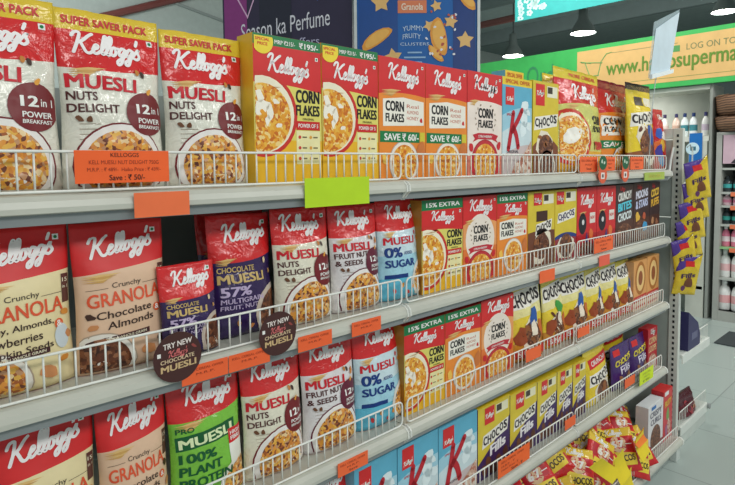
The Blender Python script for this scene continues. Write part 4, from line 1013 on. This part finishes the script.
round_sticker(.711, 1.177, 'round brown chocolate muesli sticker before the tall purple pouch')

def wobbler(x, label):
    t = thing('hanging_tag', label, 'tag', (x, -.032, 1.455), group='bottle-shaped hanging tags')
    pts = []
    for i in range(28):
        g = 2 * PI * i / 28; z = .06 - .055 * math.cos(g); w = .046 if z < .055 else (.04 if z < .08 else .046)
        pts.append((w * math.sin(g) * (1.0 if abs(z - .06) > .02 else .86), z))
    n = len(pts); V = [(x_, 0, z) for x_, z in pts] + [(x_, -.0012, z) for x_, z in pts]
    F = [tuple(range(n)), tuple(range(n, 2 * n))[::-1]] + [(i, (i + 1) % n, n + (i + 1) % n, n + i) for i in range(n)]
    meshobj('card', V, F, M((224, 96, 60), 'card'), None, t)
    A = Art(.1, .12); A.disc('green_top', .5, .76, .36, M((28, 96, 62)), 1, .3); A.blob('green_top', .4, .8, .1, M((200, 220, 200)), 2, .7, 3); A.blob('green_top', .62, .76, .08, M((200, 220, 200)), 2, .7, 5)
    A.rect('white_panel', .32, .2, .66, .42, M((236, 226, 220)), 1); A.rect('white_panel', .42, .25, .56, .36, M((70, 60, 60)), 2)
    for nm, (vs, fs, ms, ix) in A.p.items(): meshobj(nm, [(q, -.0014 - .0003 * l, p) for q, p, l in vs], fs, ms, ix, t)
wobbler(2.325, 'green and orange bottle-shaped tag hanging before the large red and pale green bag')
wobbler(2.55, 'green and orange bottle-shaped tag hanging before the dark-topped red bag')

# clear card holder on a wire above the end of the top shelf
t = thing('sign_holder', 'tilted pale blue blank sign card in a clear holder on a thin wire', 'sign holder', (2.96, .0, 1.57))
MB().tube([(0, .02, -.06), (-.005, .01, .22), (.01, 0, .38), (.05, 0, .43)], .0022, n=6).obj('wire', M((190, 200, 204), 'metal'), t)
def quad_slab(c, th):
    a = [Vector(q) for q in c]; n = (a[1] - a[0]).cross(a[3] - a[0]).normalized() * th
    V = [q for q in a] + [q + n for q in a]
    return [tuple(q) for q in V], [(0, 1, 2, 3), (7, 6, 5, 4), (0, 4, 5, 1), (1, 5, 6, 2), (2, 6, 7, 3), (3, 7, 4, 0)]
hold = [(-.087, 0, .376), (.172, -.005, .43), (.312, 0, .768), (-.015, .005, .652)]
V, F = quad_slab(hold, .003); meshobj('clear_pane', V, F, M_glass('clear_acrylic', (206, 226, 232), .35), None, t)
V, F = quad_slab([(-.08, -.004, .385), (.165, -.009, .437), (.295, -.005, .745), (.06, -.0035, .675), (-.025, .0, .585)][:4], .0015)
V, F = quad_slab([(-.078, -.005, .388), (.165, -.01, .437), (.298, -.006, .75), (-.005, -.001, .62)], .0015); meshobj('blank_card', V, F, M((196, 214, 224), 'paper'), None, t)
V, F = quad_slab([(-.09, -.008, .37), (.178, -.013, .424), (.185, -.012, .445), (-.085, -.007, .392)], .012); meshobj('clip', V, F, M((226, 236, 240), 'metal'), None, t)

# ------------------------------------------------------------------ end-of-aisle unit
PALE = M((212, 217, 210), 'metal')
t = thing('end_unit_frame', 'light grey end-of-aisle shelf frame with a slotted upright', 'shelving', (3.25, 0, 0))
MB().box((-.015, -.046, 0), (.015, .004, 1.72), 0, .003).obj('upright', PALE, t)
sl = MB()
for i in range(56): sl.box((-.0165, -.026, .08 + i * .029), (-.0145, -.016, .094 + i * .029))
sl.obj('slots', M((40, 44, 46), 'dull'), t)
MB().box((-.015, .86, 0), (.015, .92, 1.72), 0, .003).obj('upright', PALE, t)
pn = MB()
for z0, z1 in ((.1, .75), (.755, 1.25), (1.255, 1.66)): pn.box((-.006, .004, z0), (.006, .86, z1), 0, .002)
pn.obj('back_panel', M((172, 182, 176), 'metal'), t)
MB().box((-.014, .004, 1.665), (.014, .86, 1.72), 0, .003).obj('top_beam', PALE, t)
MB().box((.0155, -.052, 0), (.47, .88, .062), 0, .004).obj('base', M((200, 206, 200), 'metal'), t)
def end_shelf(z, label, fence):
    t = thing('end_shelf', label, 'shelf', (3.266, -.055, z))
    MB().box((0, 0, -.02), (.46, .94, 0), 0, .003).obj('board', PALE, t)
    MB().prism([(.0, -.001), (-.006, -.004), (-.006, -.05), (.0, -.05)], .0, .46).obj('side_flange', M((222, 226, 220), 'metal'), t)
    if fence:
        MB().lathe([(.016, 0), (.016, .03)], n=14).obj('end_tube', M((150, 154, 154), 'metal'), t).matrix_local = Matrix.Translation((.455, -.02, -.018)) @ Matrix.Rotation(R(-90), 4, 'X')
    wm = M((236, 238, 232), 'metal'); b = MB(); h = .075
    b.tube([(.01, .006, .0), (.01, .006, h), (.45, .006, h), (.45, .006, .0)], .0025)
    for i in range(1, 18): b.tube([(.01 + i * .0245, .006, 0), (.01 + i * .0245, .006, h)], .0016, n=5)
    if fence: b.obj('side_fence', wm, t)
    else:
        b2 = MB(); b2.tube([(.3, .006, .0), (.3, .006, h), (.45, .006, h), (.45, .006, .0)], .0025)
        for i in range(1, 6): b2.tube([(.3 + i * .025, .006, 0), (.3 + i * .025, .006, h)], .0016, n=5)
        b2.obj('side_fence', wm, t)
end_shelf(.515, 'upper shelf of the end-of-aisle unit carrying a dark blue box', False)
end_shelf(.12, 'lowest shelf of the end-of-aisle unit with a wire side fence and a dark red bag', True)
t = thing('display_box', 'dark blue carton standing on the upper end-of-aisle shelf', 'box', (3.45, -.0, .516), group=None)
MB().add([(-.1, -.06, 0), (.1, -.06, 0), (.1, .1, 0), (-.1, .1, 0), (-.1, -.06, .215), (.06, -.06, .13), (.06, .1, .13), (-.1, .1, .215), (.1, -.06, .06), (.1, .1, .06)],
         [(0, 3, 2, 1), (0, 1, 8, 5, 4), (3, 7, 6, 9, 2), (4, 5, 6, 7), (5, 8, 9, 6), (8, 1, 2, 9), (3, 0, 4, 7)]).obj('carton', M((48, 44, 92), 'card'), t)
MB().box((-.05, -.0615, .05), (.05, -.06, .09)).obj('label_panel', M((96, 96, 130), 'card'), t)
t = thing('small_teal_pack', 'small teal pack standing behind the dark blue carton', 'pack', (3.42, .2, .516))
MB().box((-.09, -.03, 0), (.09, .03, .25), 0, .004).obj('carton', M((60, 130, 140), 'card'), t); MB().box((-.091, -.031, .16), (.091, .031, .2)).obj('orange_band', M((226, 110, 70), 'card'), t)
t = thing('dark_red_bag', 'crumpled dark red bag on the lowest end-of-aisle shelf', 'bag', (3.46, .0, .121))
pk = Pouch(.26, .12, .12, [((96, 24, 36), (.6, 0, .05)), ((74, 20, 32), 1.0)], 'film', (80, 20, 30), 51, [(0, .7), (.15, 1), (.5, .9), (.8, .5), (1, .1)], .012); pk.body(t)
A = Art(.26, .12); A.blob('print', .4, .45, .16, M((150, 50, 56)), 1, .7, 2); A.blob('print', .65, .5, .1, M((176, 120, 90)), 1, .6, 5)
for nm, (vs, fs, ms, ix) in A.p.items(): meshobj(nm, [pk.surf(x, z, .002) for x, z, l in vs], fs, ms, ix, t)

# strip of hanging packs
t = thing('hanging_strip', 'thin clear strip on the end upright carrying purple and yellow packs', 'hanging strip', (3.29, -.075, .9))
MB().box((-.012, -.001, 0), (.012, 0, .72)).obj('strip', M_glass('clear_strip', (214, 220, 214), .5), t)
MB().tube([(0, 0, .7), (0, .012, .735), (-.02, .02, .72)], .003).obj('hook', M((150, 156, 156), 'metal'), t)
HS = [(3.30, 1.35, 'topmost'), (3.315, 1.245, 'second from the top'), (3.3, 1.14, 'third from the top'), (3.295, 1.045, 'fourth from the top'), (3.265, .945, 'fifth from the top'), (3.245, .845, 'lowest')]
for i, (x, z, l) in enumerate(HS):
    o = pack('hanging_snack_pack', 'hanging_snack_pack', 'purple and yellow snack pack, %s on the hanging strip' % l, 'snack pack', 'packs on the hanging strip', .125, .21, (x - .045 + .012 * i, -.125 + .014 * i, z))
    o.rotation_euler = (R(10), R(-14 if i < 5 else 4), R(-42))

# ------------------------------------------------------------------ far wall fixture and signs
XW = 6.21
def fixture():
    wall = M((196, 200, 190), 'paint'); post = M((150, 154, 148), 'paint')
    t = thing('wall_cabinet', 'pale grey wall cabinet with an open top niche of bottles', 'cabinet', (XW, 0, 0))
    MB().box((.35, .66, 0), (.37, 3.2, 2.28)).obj('back_board', wall, t)
    MB().box((0, .66, 1.74), (.35, 3.2, 1.79)).obj('niche_shelf', M((214, 216, 206), 'paint'), t)
    MB().box((0, .66, 2.24), (.35, 3.2, 2.28)).obj('top_board', wall, t)
    MB().box((-.0, .64, 0), (.35, .665, 2.28)).obj('side_panel', post, t)
    MB().box((0.0, .68, .0), (.02, .84, 1.74)).obj('front_panel', M((200, 202, 192), 'paint'), t)
    MB().box((.3, .84, 0), (.33, 3.2, 1.74)).obj('lower_panel', M((176, 182, 174), 'paint'), t)
    area_light('niche_lamp_light', (XW + .1, 1.3, 2.22), .1, 1.0, 5, (XW + .25, 1.3, 1.8))
    for z in (.28, .62, .96, 1.3): MB().box((0, .69, z), (.3, 1.5, z + .03)).obj('shelf', M((222, 224, 216), 'paint'), t)
    p = thing('blue_poster', 'narrow blue poster with a white roundel on the pale grey wall cabinet', 'poster', (XW - .003, .775, 1.53))
    MB().box((-.003, -.055, 0), (0, .06, .29)).obj('sheet', M((30, 110, 186), 'paper'), p)
    MB().lathe([(.06, 0), (.06, .002)], n=24).obj('roundel', M((200, 226, 236), 'paper'), p).matrix_local = Matrix.Translation((-.003, .03, .14)) @ Matrix.Rotation(R(-90), 4, 'Y')
    MB().box((-.0055, .0, .12), (-.005, .05, .16)).obj('mark', M((60, 110, 130), 'paper'), p)
    t = thing('tall_shelf_unit', 'grey tall shelf unit stocked with pink, teal and white toiletries', 'cabinet', (XW, -.6, 0))
    post2 = M((170, 172, 166), 'paint')
    MB().box((0, 1.15, 0), (.4, 1.2, 1.8), 0, .004).obj('side_panel', post2, t)
    MB().box((0, -.4, 0), (.4, -.35, 1.8), 0, .004).obj('side_panel', post2, t)
    MB().box((.38, -.35, 0), (.4, 1.15, 1.8)).obj('back_board', M((70, 74, 78), 'paint'), t)
    MB().box((0, -.4, 1.79), (.4, 1.2, 1.82), 0, .004).obj('top_board', post2, t)
    MB().box((0, -.35, 0), (.38, 1.15, .1)).obj('plinth', post2, t)
    for z in (.1, .42, .72, .94, 1.12, 1.25, 1.48): MB().box((0.01, -.35, z - .02), (.38, 1.15, z)).obj('shelf', M((182, 186, 180) if z != .72 else (150, 196, 140), 'paint'), t)
    p = thing('pink_poster', 'pink picture with a dark figure shape at the top of the grey shelf unit', 'poster', (XW - .002, .2, 1.52))
    MB().box((-.003, -.35, 0), (0, .34, .27)).obj('sheet', M((206, 176, 190), 'paper'), p)
    A = Art(.69, .27); A.disc('dark_shape', .42, .55, .17, M((54, 50, 58)), 1); A.poly('dark_shape', [(.1, .0), (.7, .0), (.62, .3), (.5, .5), (.3, .45), (.2, .3)], M((58, 52, 60)), 2)
    for nm, (vs, fs, ms, ix) in A.p.items(): meshobj(nm, [(-.0035 - .0004 * l, -x_, z_) for x_, z_, l in vs], fs, ms, ix, p)
fixture()
def bottle(x, y, z, h, r, body, cap, lab, name='bottle', group=None, band=None):
    t = thing(name, lab, 'bottle', (x, y, z), group=group)
    MB().lathe([(r * .9, 0), (r, .01 * h / .2), (r, h * .6), (r * .75, h * .74), (r * .4, h * .8), (r * .4, h * .84)], n=16).obj('body', M(body, 'film'), t, True)
    MB().lathe([(r * .46, h * .84), (r * .46, h * .97), (r * .4, h)], n=12).obj('cap', M(cap, 'film'), t)
    if band: MB().lathe([(r * 1.01, h * .25), (r * 1.01, h * .5)], n=16).obj('label_band', M(band, 'paper'), t)
    return t
NB = [(.73, (236, 236, 232), (60, 60, 110), (206, 190, 206), 'white lotion bottle with a lilac band, at the end of the niche'), (.84, (234, 240, 240), (40, 60, 110), (70, 140, 150), 'white lotion bottle with teal band, beside the lilac-banded bottle'),
      (.92, (230, 238, 238), (40, 60, 110), (70, 140, 150), 'white lotion bottle with teal band, beside the peach bottle'), (1.0, (236, 206, 190), (60, 60, 100), (206, 170, 150), 'peach lotion bottle in the top niche of the pale cabinet'), (1.11, (236, 232, 226), (70, 60, 90), (226, 206, 200), 'cream lotion bottle in the top niche, beside the peach bottle')]
for y, b, c, bd, lab in NB: bottle(XW + .12, y, 1.79, .24, .036, b, c, lab, 'lotion_bottle', 'lotion bottles in the niche', bd)
k = 0
for z, h, r, body, cap, band, what, n, st in ((.1, .3, .055, (236, 236, 234), (230, 230, 230), (232, 176, 178), 'large white bottle with pale red label', 5, .115), (.42, .27, .046, (238, 238, 236), (236, 236, 236), (234, 190, 192), 'white bottle with small pale label', 6, .1),
      (.72, .2, .036, (232, 130, 160), (240, 240, 240), (246, 226, 232), 'pink tube with white cap', 7, .08), (.94, .15, .036, (40, 52, 56), (36, 44, 48), (60, 160, 150), 'black jar with teal label', 7, .08),
      (1.12, .11, .04, (232, 196, 206), (236, 220, 226), (226, 140, 170), 'pale pink jar', 6, .09), (1.25, .15, .04, (50, 60, 64), (40, 48, 52), (70, 170, 170), 'dark bottle with turquoise label', 6, .09)):
    for i in range(n):
        y = .52 - i * st
        w = 'standing against the side panel' if i == 0 else '%s from the side panel' % ('second third fourth fifth sixth seventh'.split()[i - 1])
        bottle(XW + .09, y, z, h, r, body, cap, what + ' on the far unit, ' + w, 'toiletry_bottle' if 'jar' not in what and 'tube' not in what else ('toiletry_jar' if 'jar' in what else 'toiletry_tube'), what + 's on the far shelf unit', band)
for z, l in ((1.235, 'below the dark turquoise-labelled bottles'), (1.105, 'below the pale pink jars'), (.925, 'below the black jars'), (.7, 'below the pink tubes')):
    price_card(.22, .36, z - .02, z + .02, 0, (240, 130, 90), 'small orange price label on the far shelf unit, ' + l, group='price labels on the far shelf unit').matrix_world = Matrix.Translation((XW + .006, .4, z - .025)) @ Matrix.Rotation(R(-90), 4, 'Z')
for i, (y, z, c, lab) in enumerate(((.78, .31, (226, 232, 236), 'white bottle on the lower board of the pale cabinet'), (.78, .65, (150, 200, 226), 'pale blue bottle on the middle board of the pale cabinet'), (.9, .31, (60, 70, 110), 'dark blue bottle on the lower board of the pale cabinet'))):
    bottle(XW - .05, y + .1, z, .26, .05, c, (236, 236, 236), lab, 'cleaner_bottle', None, (120, 160, 190))
# wicker baskets on the tall unit
def basket(z, r, h, lab):
    t = thing('wicker_basket', lab, 'basket', (XW + .2, .33, z), group='wicker baskets')
    m = bpy.data.materials.get('wicker')
    if m is None:
        m = bpy.data.materials.new('wicker'); m.use_nodes = True; nt = m.node_tree; b = nt.nodes['Principled BSDF']; b.inputs['Roughness'].default_value = .7
        tc = nt.nodes.new('ShaderNodeTexCoord'); wv = nt.nodes.new('ShaderNodeTexWave'); wv.bands_direction = 'Z'; wv.inputs['Scale'].default_value = 14; wv.inputs['Distortion'].default_value = 3
        cr = nt.nodes.new('ShaderNodeValToRGB'); cr.color_ramp.elements[0].color = rgb((74, 50, 38)); cr.color_ramp.elements[1].color = rgb((150, 112, 84))
        nt.links.new(tc.outputs['Object'], wv.inputs['Vector']); nt.links.new(wv.outputs['Fac'], cr.inputs['Fac']); nt.links.new(cr.outputs['Color'], b.inputs['Base Color'])
    MB().lathe([(r * .8, 0), (r * .95, h * .3), (r, h), (r * .94, h), (r * .88, h * .3), (r * .7, .02)], n=24).obj('bowl', m, t, True)
    pts = [(r * .97 * math.cos(g * PI / 12), r * .97 * math.sin(g * PI / 12), h) for g in range(24)]
    MB().tube(pts, .014, n=8, closed=True).obj('rim', m, t, True)
basket(1.822, .34, .13, 'lower brown wicker basket stacked on the tall shelf unit'); basket(1.955, .34, .2, 'upper brown wicker basket stacked on the tall shelf unit')

# long sign above the far wall
t = thing('store_sign', 'long green and orange overhead sign with web address lettering', 'sign', (XW - .02, 0, 2.29))
def sign_box(y0, y1, z0, z1, m, nm, d=.02): return MB().box((-d, y0, z0), (.05 if d == .02 else -.02, y1, z1)).obj(nm, m, t)
sign_box(-1.2, 3.9, 0, .53, M((70, 190, 96), 'paint'), 'board')
sign_box(-1.1, 1.99, .05, .485, M((232, 190, 122), 'paint'), 'orange_panel', .022)
def sign_text(body, y0, y1, z0, z1, col, bold, nm):
    vs, fs = text2d(body, bold)
    k = max(1, len(vs) // 5) if bold > 0 else len(vs)
    meshobj(nm, [(-.0235 - .0006 * (i // k), y0 + (y1 - y0) * a, z0 + (z1 - z0) * b) for i, (a, b) in enumerate(vs)], fs, M(col), None, t)
sign_text('www.haikosupermarket.com', 1.66, -.12, .14, .34, (110, 150, 60), .015, 'address_lettering')
sign_text('LOG ON TO', .87, .45, .345, .405, (130, 140, 96), .0, 'small_lettering')
sign_text('Place Your Order', 3.6, 2.08, .16, .4, (64, 150, 100), .0, 'order_lettering')
for y in (.98, .36): MB().box((-.024, y - .05, .34), (-.022, y + .05, .4), 0, .0).obj('green_dot', M((90, 160, 90), 'paint'), t)
MB().box((-.0235, .95, .42), (-.022, 1.6, .425)).obj('rule_line', M((150, 150, 100), 'paint'), t); MB().box((-.0235, -.9, .09), (-.022, 1.4, .095)).obj('rule_line', M((150, 160, 90), 'paint'), t)
cart = MB()
for a, b in (((1.95, .37), (1.83, .34)), ((1.9, .36), (1.84, .2)), ((1.72, .34), (1.66, .42)), ((1.94, .36), (1.7, .33)), ((1.72, .33), (1.75, .2)), ((1.86, .2), (1.74, .2)), ((1.66, .42), (1.6, .43))): cart.tube([(-.0235, a[0], a[1]), (-.0235, b[0], b[1])], .005, n=4)
cart.obj('trolley_emblem', M((120, 180, 110), 'paint'), t)

# pendant lamps
def lamp(x, y, z, r, lab):
    t = thing('pendant_lamp', lab, 'lamp', (x, y, z), group='pendant lamps')
    MB().lathe([(r, 0), (r * .8, .1), (r * .5, .2), (r * .38, .24), (r * .36, .45), (r * .02, .5), (r * .01, .49), (r * .3, .42), (r * .42, .22), (r * .75, .08), (r * .96, 0)], n=24, caps=False).obj('shade', M((92, 102, 100), 'metal'), t, True)
    MB().lathe([(r * .93, .012), (r * .93, .02)], n=24).obj('diffuser', M((255, 252, 240), 'ink', 14.0), t)
    pl = bpy.data.lights.new('lamp_glow', 'POINT'); pl.energy = 110; pl.shadow_soft_size = .12; pl.color = (1, .98, .93)
    lo = bpy.data.objects.new('lamp_glow', pl); link(lo, t); lo.location = (0, 0, -.16)
    MB().tube([(0, 0, .48), (0, 0, 5.2 - z)], .012, n=6).obj('cord', M((60, 66, 66), 'dull'), t)
lamp(11.0, 1.82, 4.02, .2, 'grey pendant lamp hanging over the web address lettering'); lamp(8.98, 3.29, 3.62, .2, 'grey pendant lamp hanging over the green part of the long sign'); lamp(10.6, 5.6, 3.78, .22, 'grey pendant lamp hanging lowest, beside the blue board')

# advertising boards behind the aisle
def board_frame(o, ux, w, h): pass
def board(name, label, a, b, z0, z1, mat, frame, items):
    """upright board from plan point a to b, standing on two posts"""
    a = Vector((a[0], a[1], 0)); b = Vector((b[0], b[1], 0)); w = (b - a).length; yaw = math.atan2((b - a).y, (b - a).x)
    t = thing(name, label, 'advertising board', (a.x, a.y, 0), (0, 0, yaw)); h = z1 - z0
    MB().box((0, 0, z0), (w, .05, z1), 0, .004).obj('board', mat, t)
    if frame:
        f = MB(); f.box((-.02, -.012, z0 - .02), (0.0, .05, z1 + .02)); f.box((w, -.012, z0 - .02), (w + .02, .05, z1 + .02)); f.box((0, -.012, z1), (w, .05, z1 + .02)); f.box((0, -.012, z0 - .02), (w, .05, z0)); f.obj('frame', M((206, 212, 212), 'metal'), t)
    for x in (.06, w - .06): MB().box((x - .025, .05, 0), (x + .025, .09, z1), 0, .003).obj('post', M((90, 96, 98), 'metal'), t)
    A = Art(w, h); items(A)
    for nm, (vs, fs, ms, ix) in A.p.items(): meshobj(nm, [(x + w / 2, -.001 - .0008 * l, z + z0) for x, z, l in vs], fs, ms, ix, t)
def blue_items(A):
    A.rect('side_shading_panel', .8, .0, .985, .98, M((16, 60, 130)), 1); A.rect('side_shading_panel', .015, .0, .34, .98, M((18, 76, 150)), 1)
    A.rect('orange_label', .34, .665, .58, .73, M((226, 130, 90)), 2); A.text('label_lettering', 'Granola', .37, .68, .55, .715, M((246, 226, 206)), 3, .02); A.text('label_lettering', 'ENERGY BITES', .36, .745, .56, .765, M(WHITE), 2, .01)
    for i, tx in enumerate(('YUMMY', 'FRUITY')): A.text('white_lettering', tx, .38, .57 - i * .04, .56 - i * .03, .595 - i * .04, M((200, 220, 240)), 2, .0, 0, .008)
    A.text('white_lettering', 'CLUSTERS', .36, .5, .6, .515, M((200, 220, 240)), 2, .0)
    for i in range(4): A.rect('white_lettering', .42 - .03 * (i % 2), .46 - i * .025, .54 + .03 * (i % 2), .468 - i * .025, M((150, 190, 226)), 2)
    def star(cx, cy, r, rot, l=3): A.poly('star_biscuit_print', [(cx + r * (1 if k % 2 == 0 else .55) * math.cos(rot + k * PI / 5), cy + r * (1 if k % 2 == 0 else .55) * math.sin(rot + k * PI / 5) * A.w / A.h) for k in range(10)], M((236, 190, 120)), l)
    for cx, cy, r, q in ((.2, .72, .085, .4), (.6, .755, .05, .2), (.66, .7, .05, .6), (.9, .525, .075, .3), (.6, .6, .05, .9), (.78, .62, .06, .1), (.3, .44, .08, .5)): star(cx, cy, r, q)
    def slice_(cx, cy, l, w, ang):
        pts = []
        for k in range(14):
            g = 2 * PI * k / 14; x = l * math.cos(g); y = w * math.sin(g) * (1 if math.sin(g) > 0 else .5)
            pts.append((cx + x * math.cos(ang) - y * math.sin(ang), cy + (x * math.sin(ang) + y * math.cos(ang)) * A.w / A.h))
        A.poly('fruit_slice_print', pts, M((236, 160, 60)), 4)
        A.poly('fruit_slice_print', [(cx + (px - cx) * .8, cy + (py - cy) * .8 + .004) for px, py in pts], M((246, 186, 90)), 5)
    slice_(.17, .53, .15, .07, .6); slice_(.7, .545, .16, .09, 1.75); slice_(.66, .46, .09, .04, 2.3); slice_(.92, .74, .12, .06, 2.2)
    rd = random.Random(4)
    for i in range(22): A.blob('fruit_slice_print', .56 + rd.random() * .28, .43 + rd.random() * .26, .012, M(((240, 240, 246), (196, 90, 70))[i % 2]), 6, .8, i)
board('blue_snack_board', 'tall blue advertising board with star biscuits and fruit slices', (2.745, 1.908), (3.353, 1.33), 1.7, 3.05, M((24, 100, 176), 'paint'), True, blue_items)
def purple_items(A):
    A.poly('pink_panel', [(.015, .02), (.2, .02), (.2, .97), (.015, .97)], M((150, 64, 136)), 1)
    A.poly('light_streak', [(.12, .62), (.2, .5), (.205, .51), (.125, .63)], M((236, 190, 226)), 2); A.poly('light_streak', [(.2, .5), (.26, .62), (.265, .61), (.205, .49)], M((236, 190, 226)), 2)
    A.poly('light_streak', [(.66, .74), (.75, .56), (.755, .565), (.67, .745)], M((120, 140, 226)), 2)
    A.poly('dark_panel', [(.3, .02), (.55, .02), (.55, .97), (.3, .97)], M((48, 50, 66)), 1)
    A.text('lettering', 'Season ka Perfume', .15, .36, .84, .46, M((236, 234, 244)), 2, .0, .05); A.text('lettering', 'offers', .56, .3, .76, .35, M((200, 196, 226)), 2, .0)
    A.poly('leaf_print', [(.22, .62), (.3, .7), (.27, .97), (.2, .97)], M((56, 84, 74)), 2)
board('perfume_board', 'dark purple advertising board with white perfume wording', (2.24, 2.857), (2.745, 1.96), 2.05, 3.25, M((58, 52, 78), 'paint'), False, purple_items)

# hanging turquoise banner
a = Vector((5.79, 2.552, 3.15)); b = Vector((6.2, .6, 3.25)); dv = (b - a); w = math.hypot(dv.x, dv.y)
t = thing('hanging_banner', 'turquoise banner with white blossom print hanging under the ceiling', 'banner', a, (0, 0, math.atan2(dv.y, dv.x)))
MB().add([(0, 0, 0), (w, 0, .09), (w, 0, .75), (0, 0, .7), (0, .012, 0), (w, .012, .09), (w, .012, .75), (0, .012, .7)], [(0, 1, 2, 3), (7, 6, 5, 4), (0, 4, 5, 1), (1, 5, 6, 2), (2, 6, 7, 3), (3, 7, 4, 0)]).obj('sheet', M((58, 178, 174), 'paper'), t)
rd = random.Random(3); bl = Art(w, .7)
for i in range(26):
    x = .012 + abs(rd.gauss(0, .075)); y = .03 + rd.random() * .9 * max(.1, 1 - x * 5)
    for k in range(5): bl.disc('blossom_print', x + .011 * math.cos(k * 1.257), y + .011 * w / .7 * math.sin(k * 1.257), .008, M((206, 240, 234)), 1, n=7)
for nm, (vs, fs, ms, ix) in bl.p.items(): meshobj(nm, [(x + w / 2, -.002 - .0005 * l, z) for x, z, l in vs], fs, ms, ix, t)
for x in (.05, w - .05): MB().tube([(x, .006, .68), (x, .006, 2.05)], .004).obj('cord', M((120, 126, 126), 'metal'), t)

# dark floor grating far away
t = tag(MB().box((5.4, -.35, 0), (5.85, .36, .012), 0, .004).obj('floor_mat', M((72, 78, 80), 'dull')), 'dark rectangular mat on the pale floor before the toiletries', 'mat')
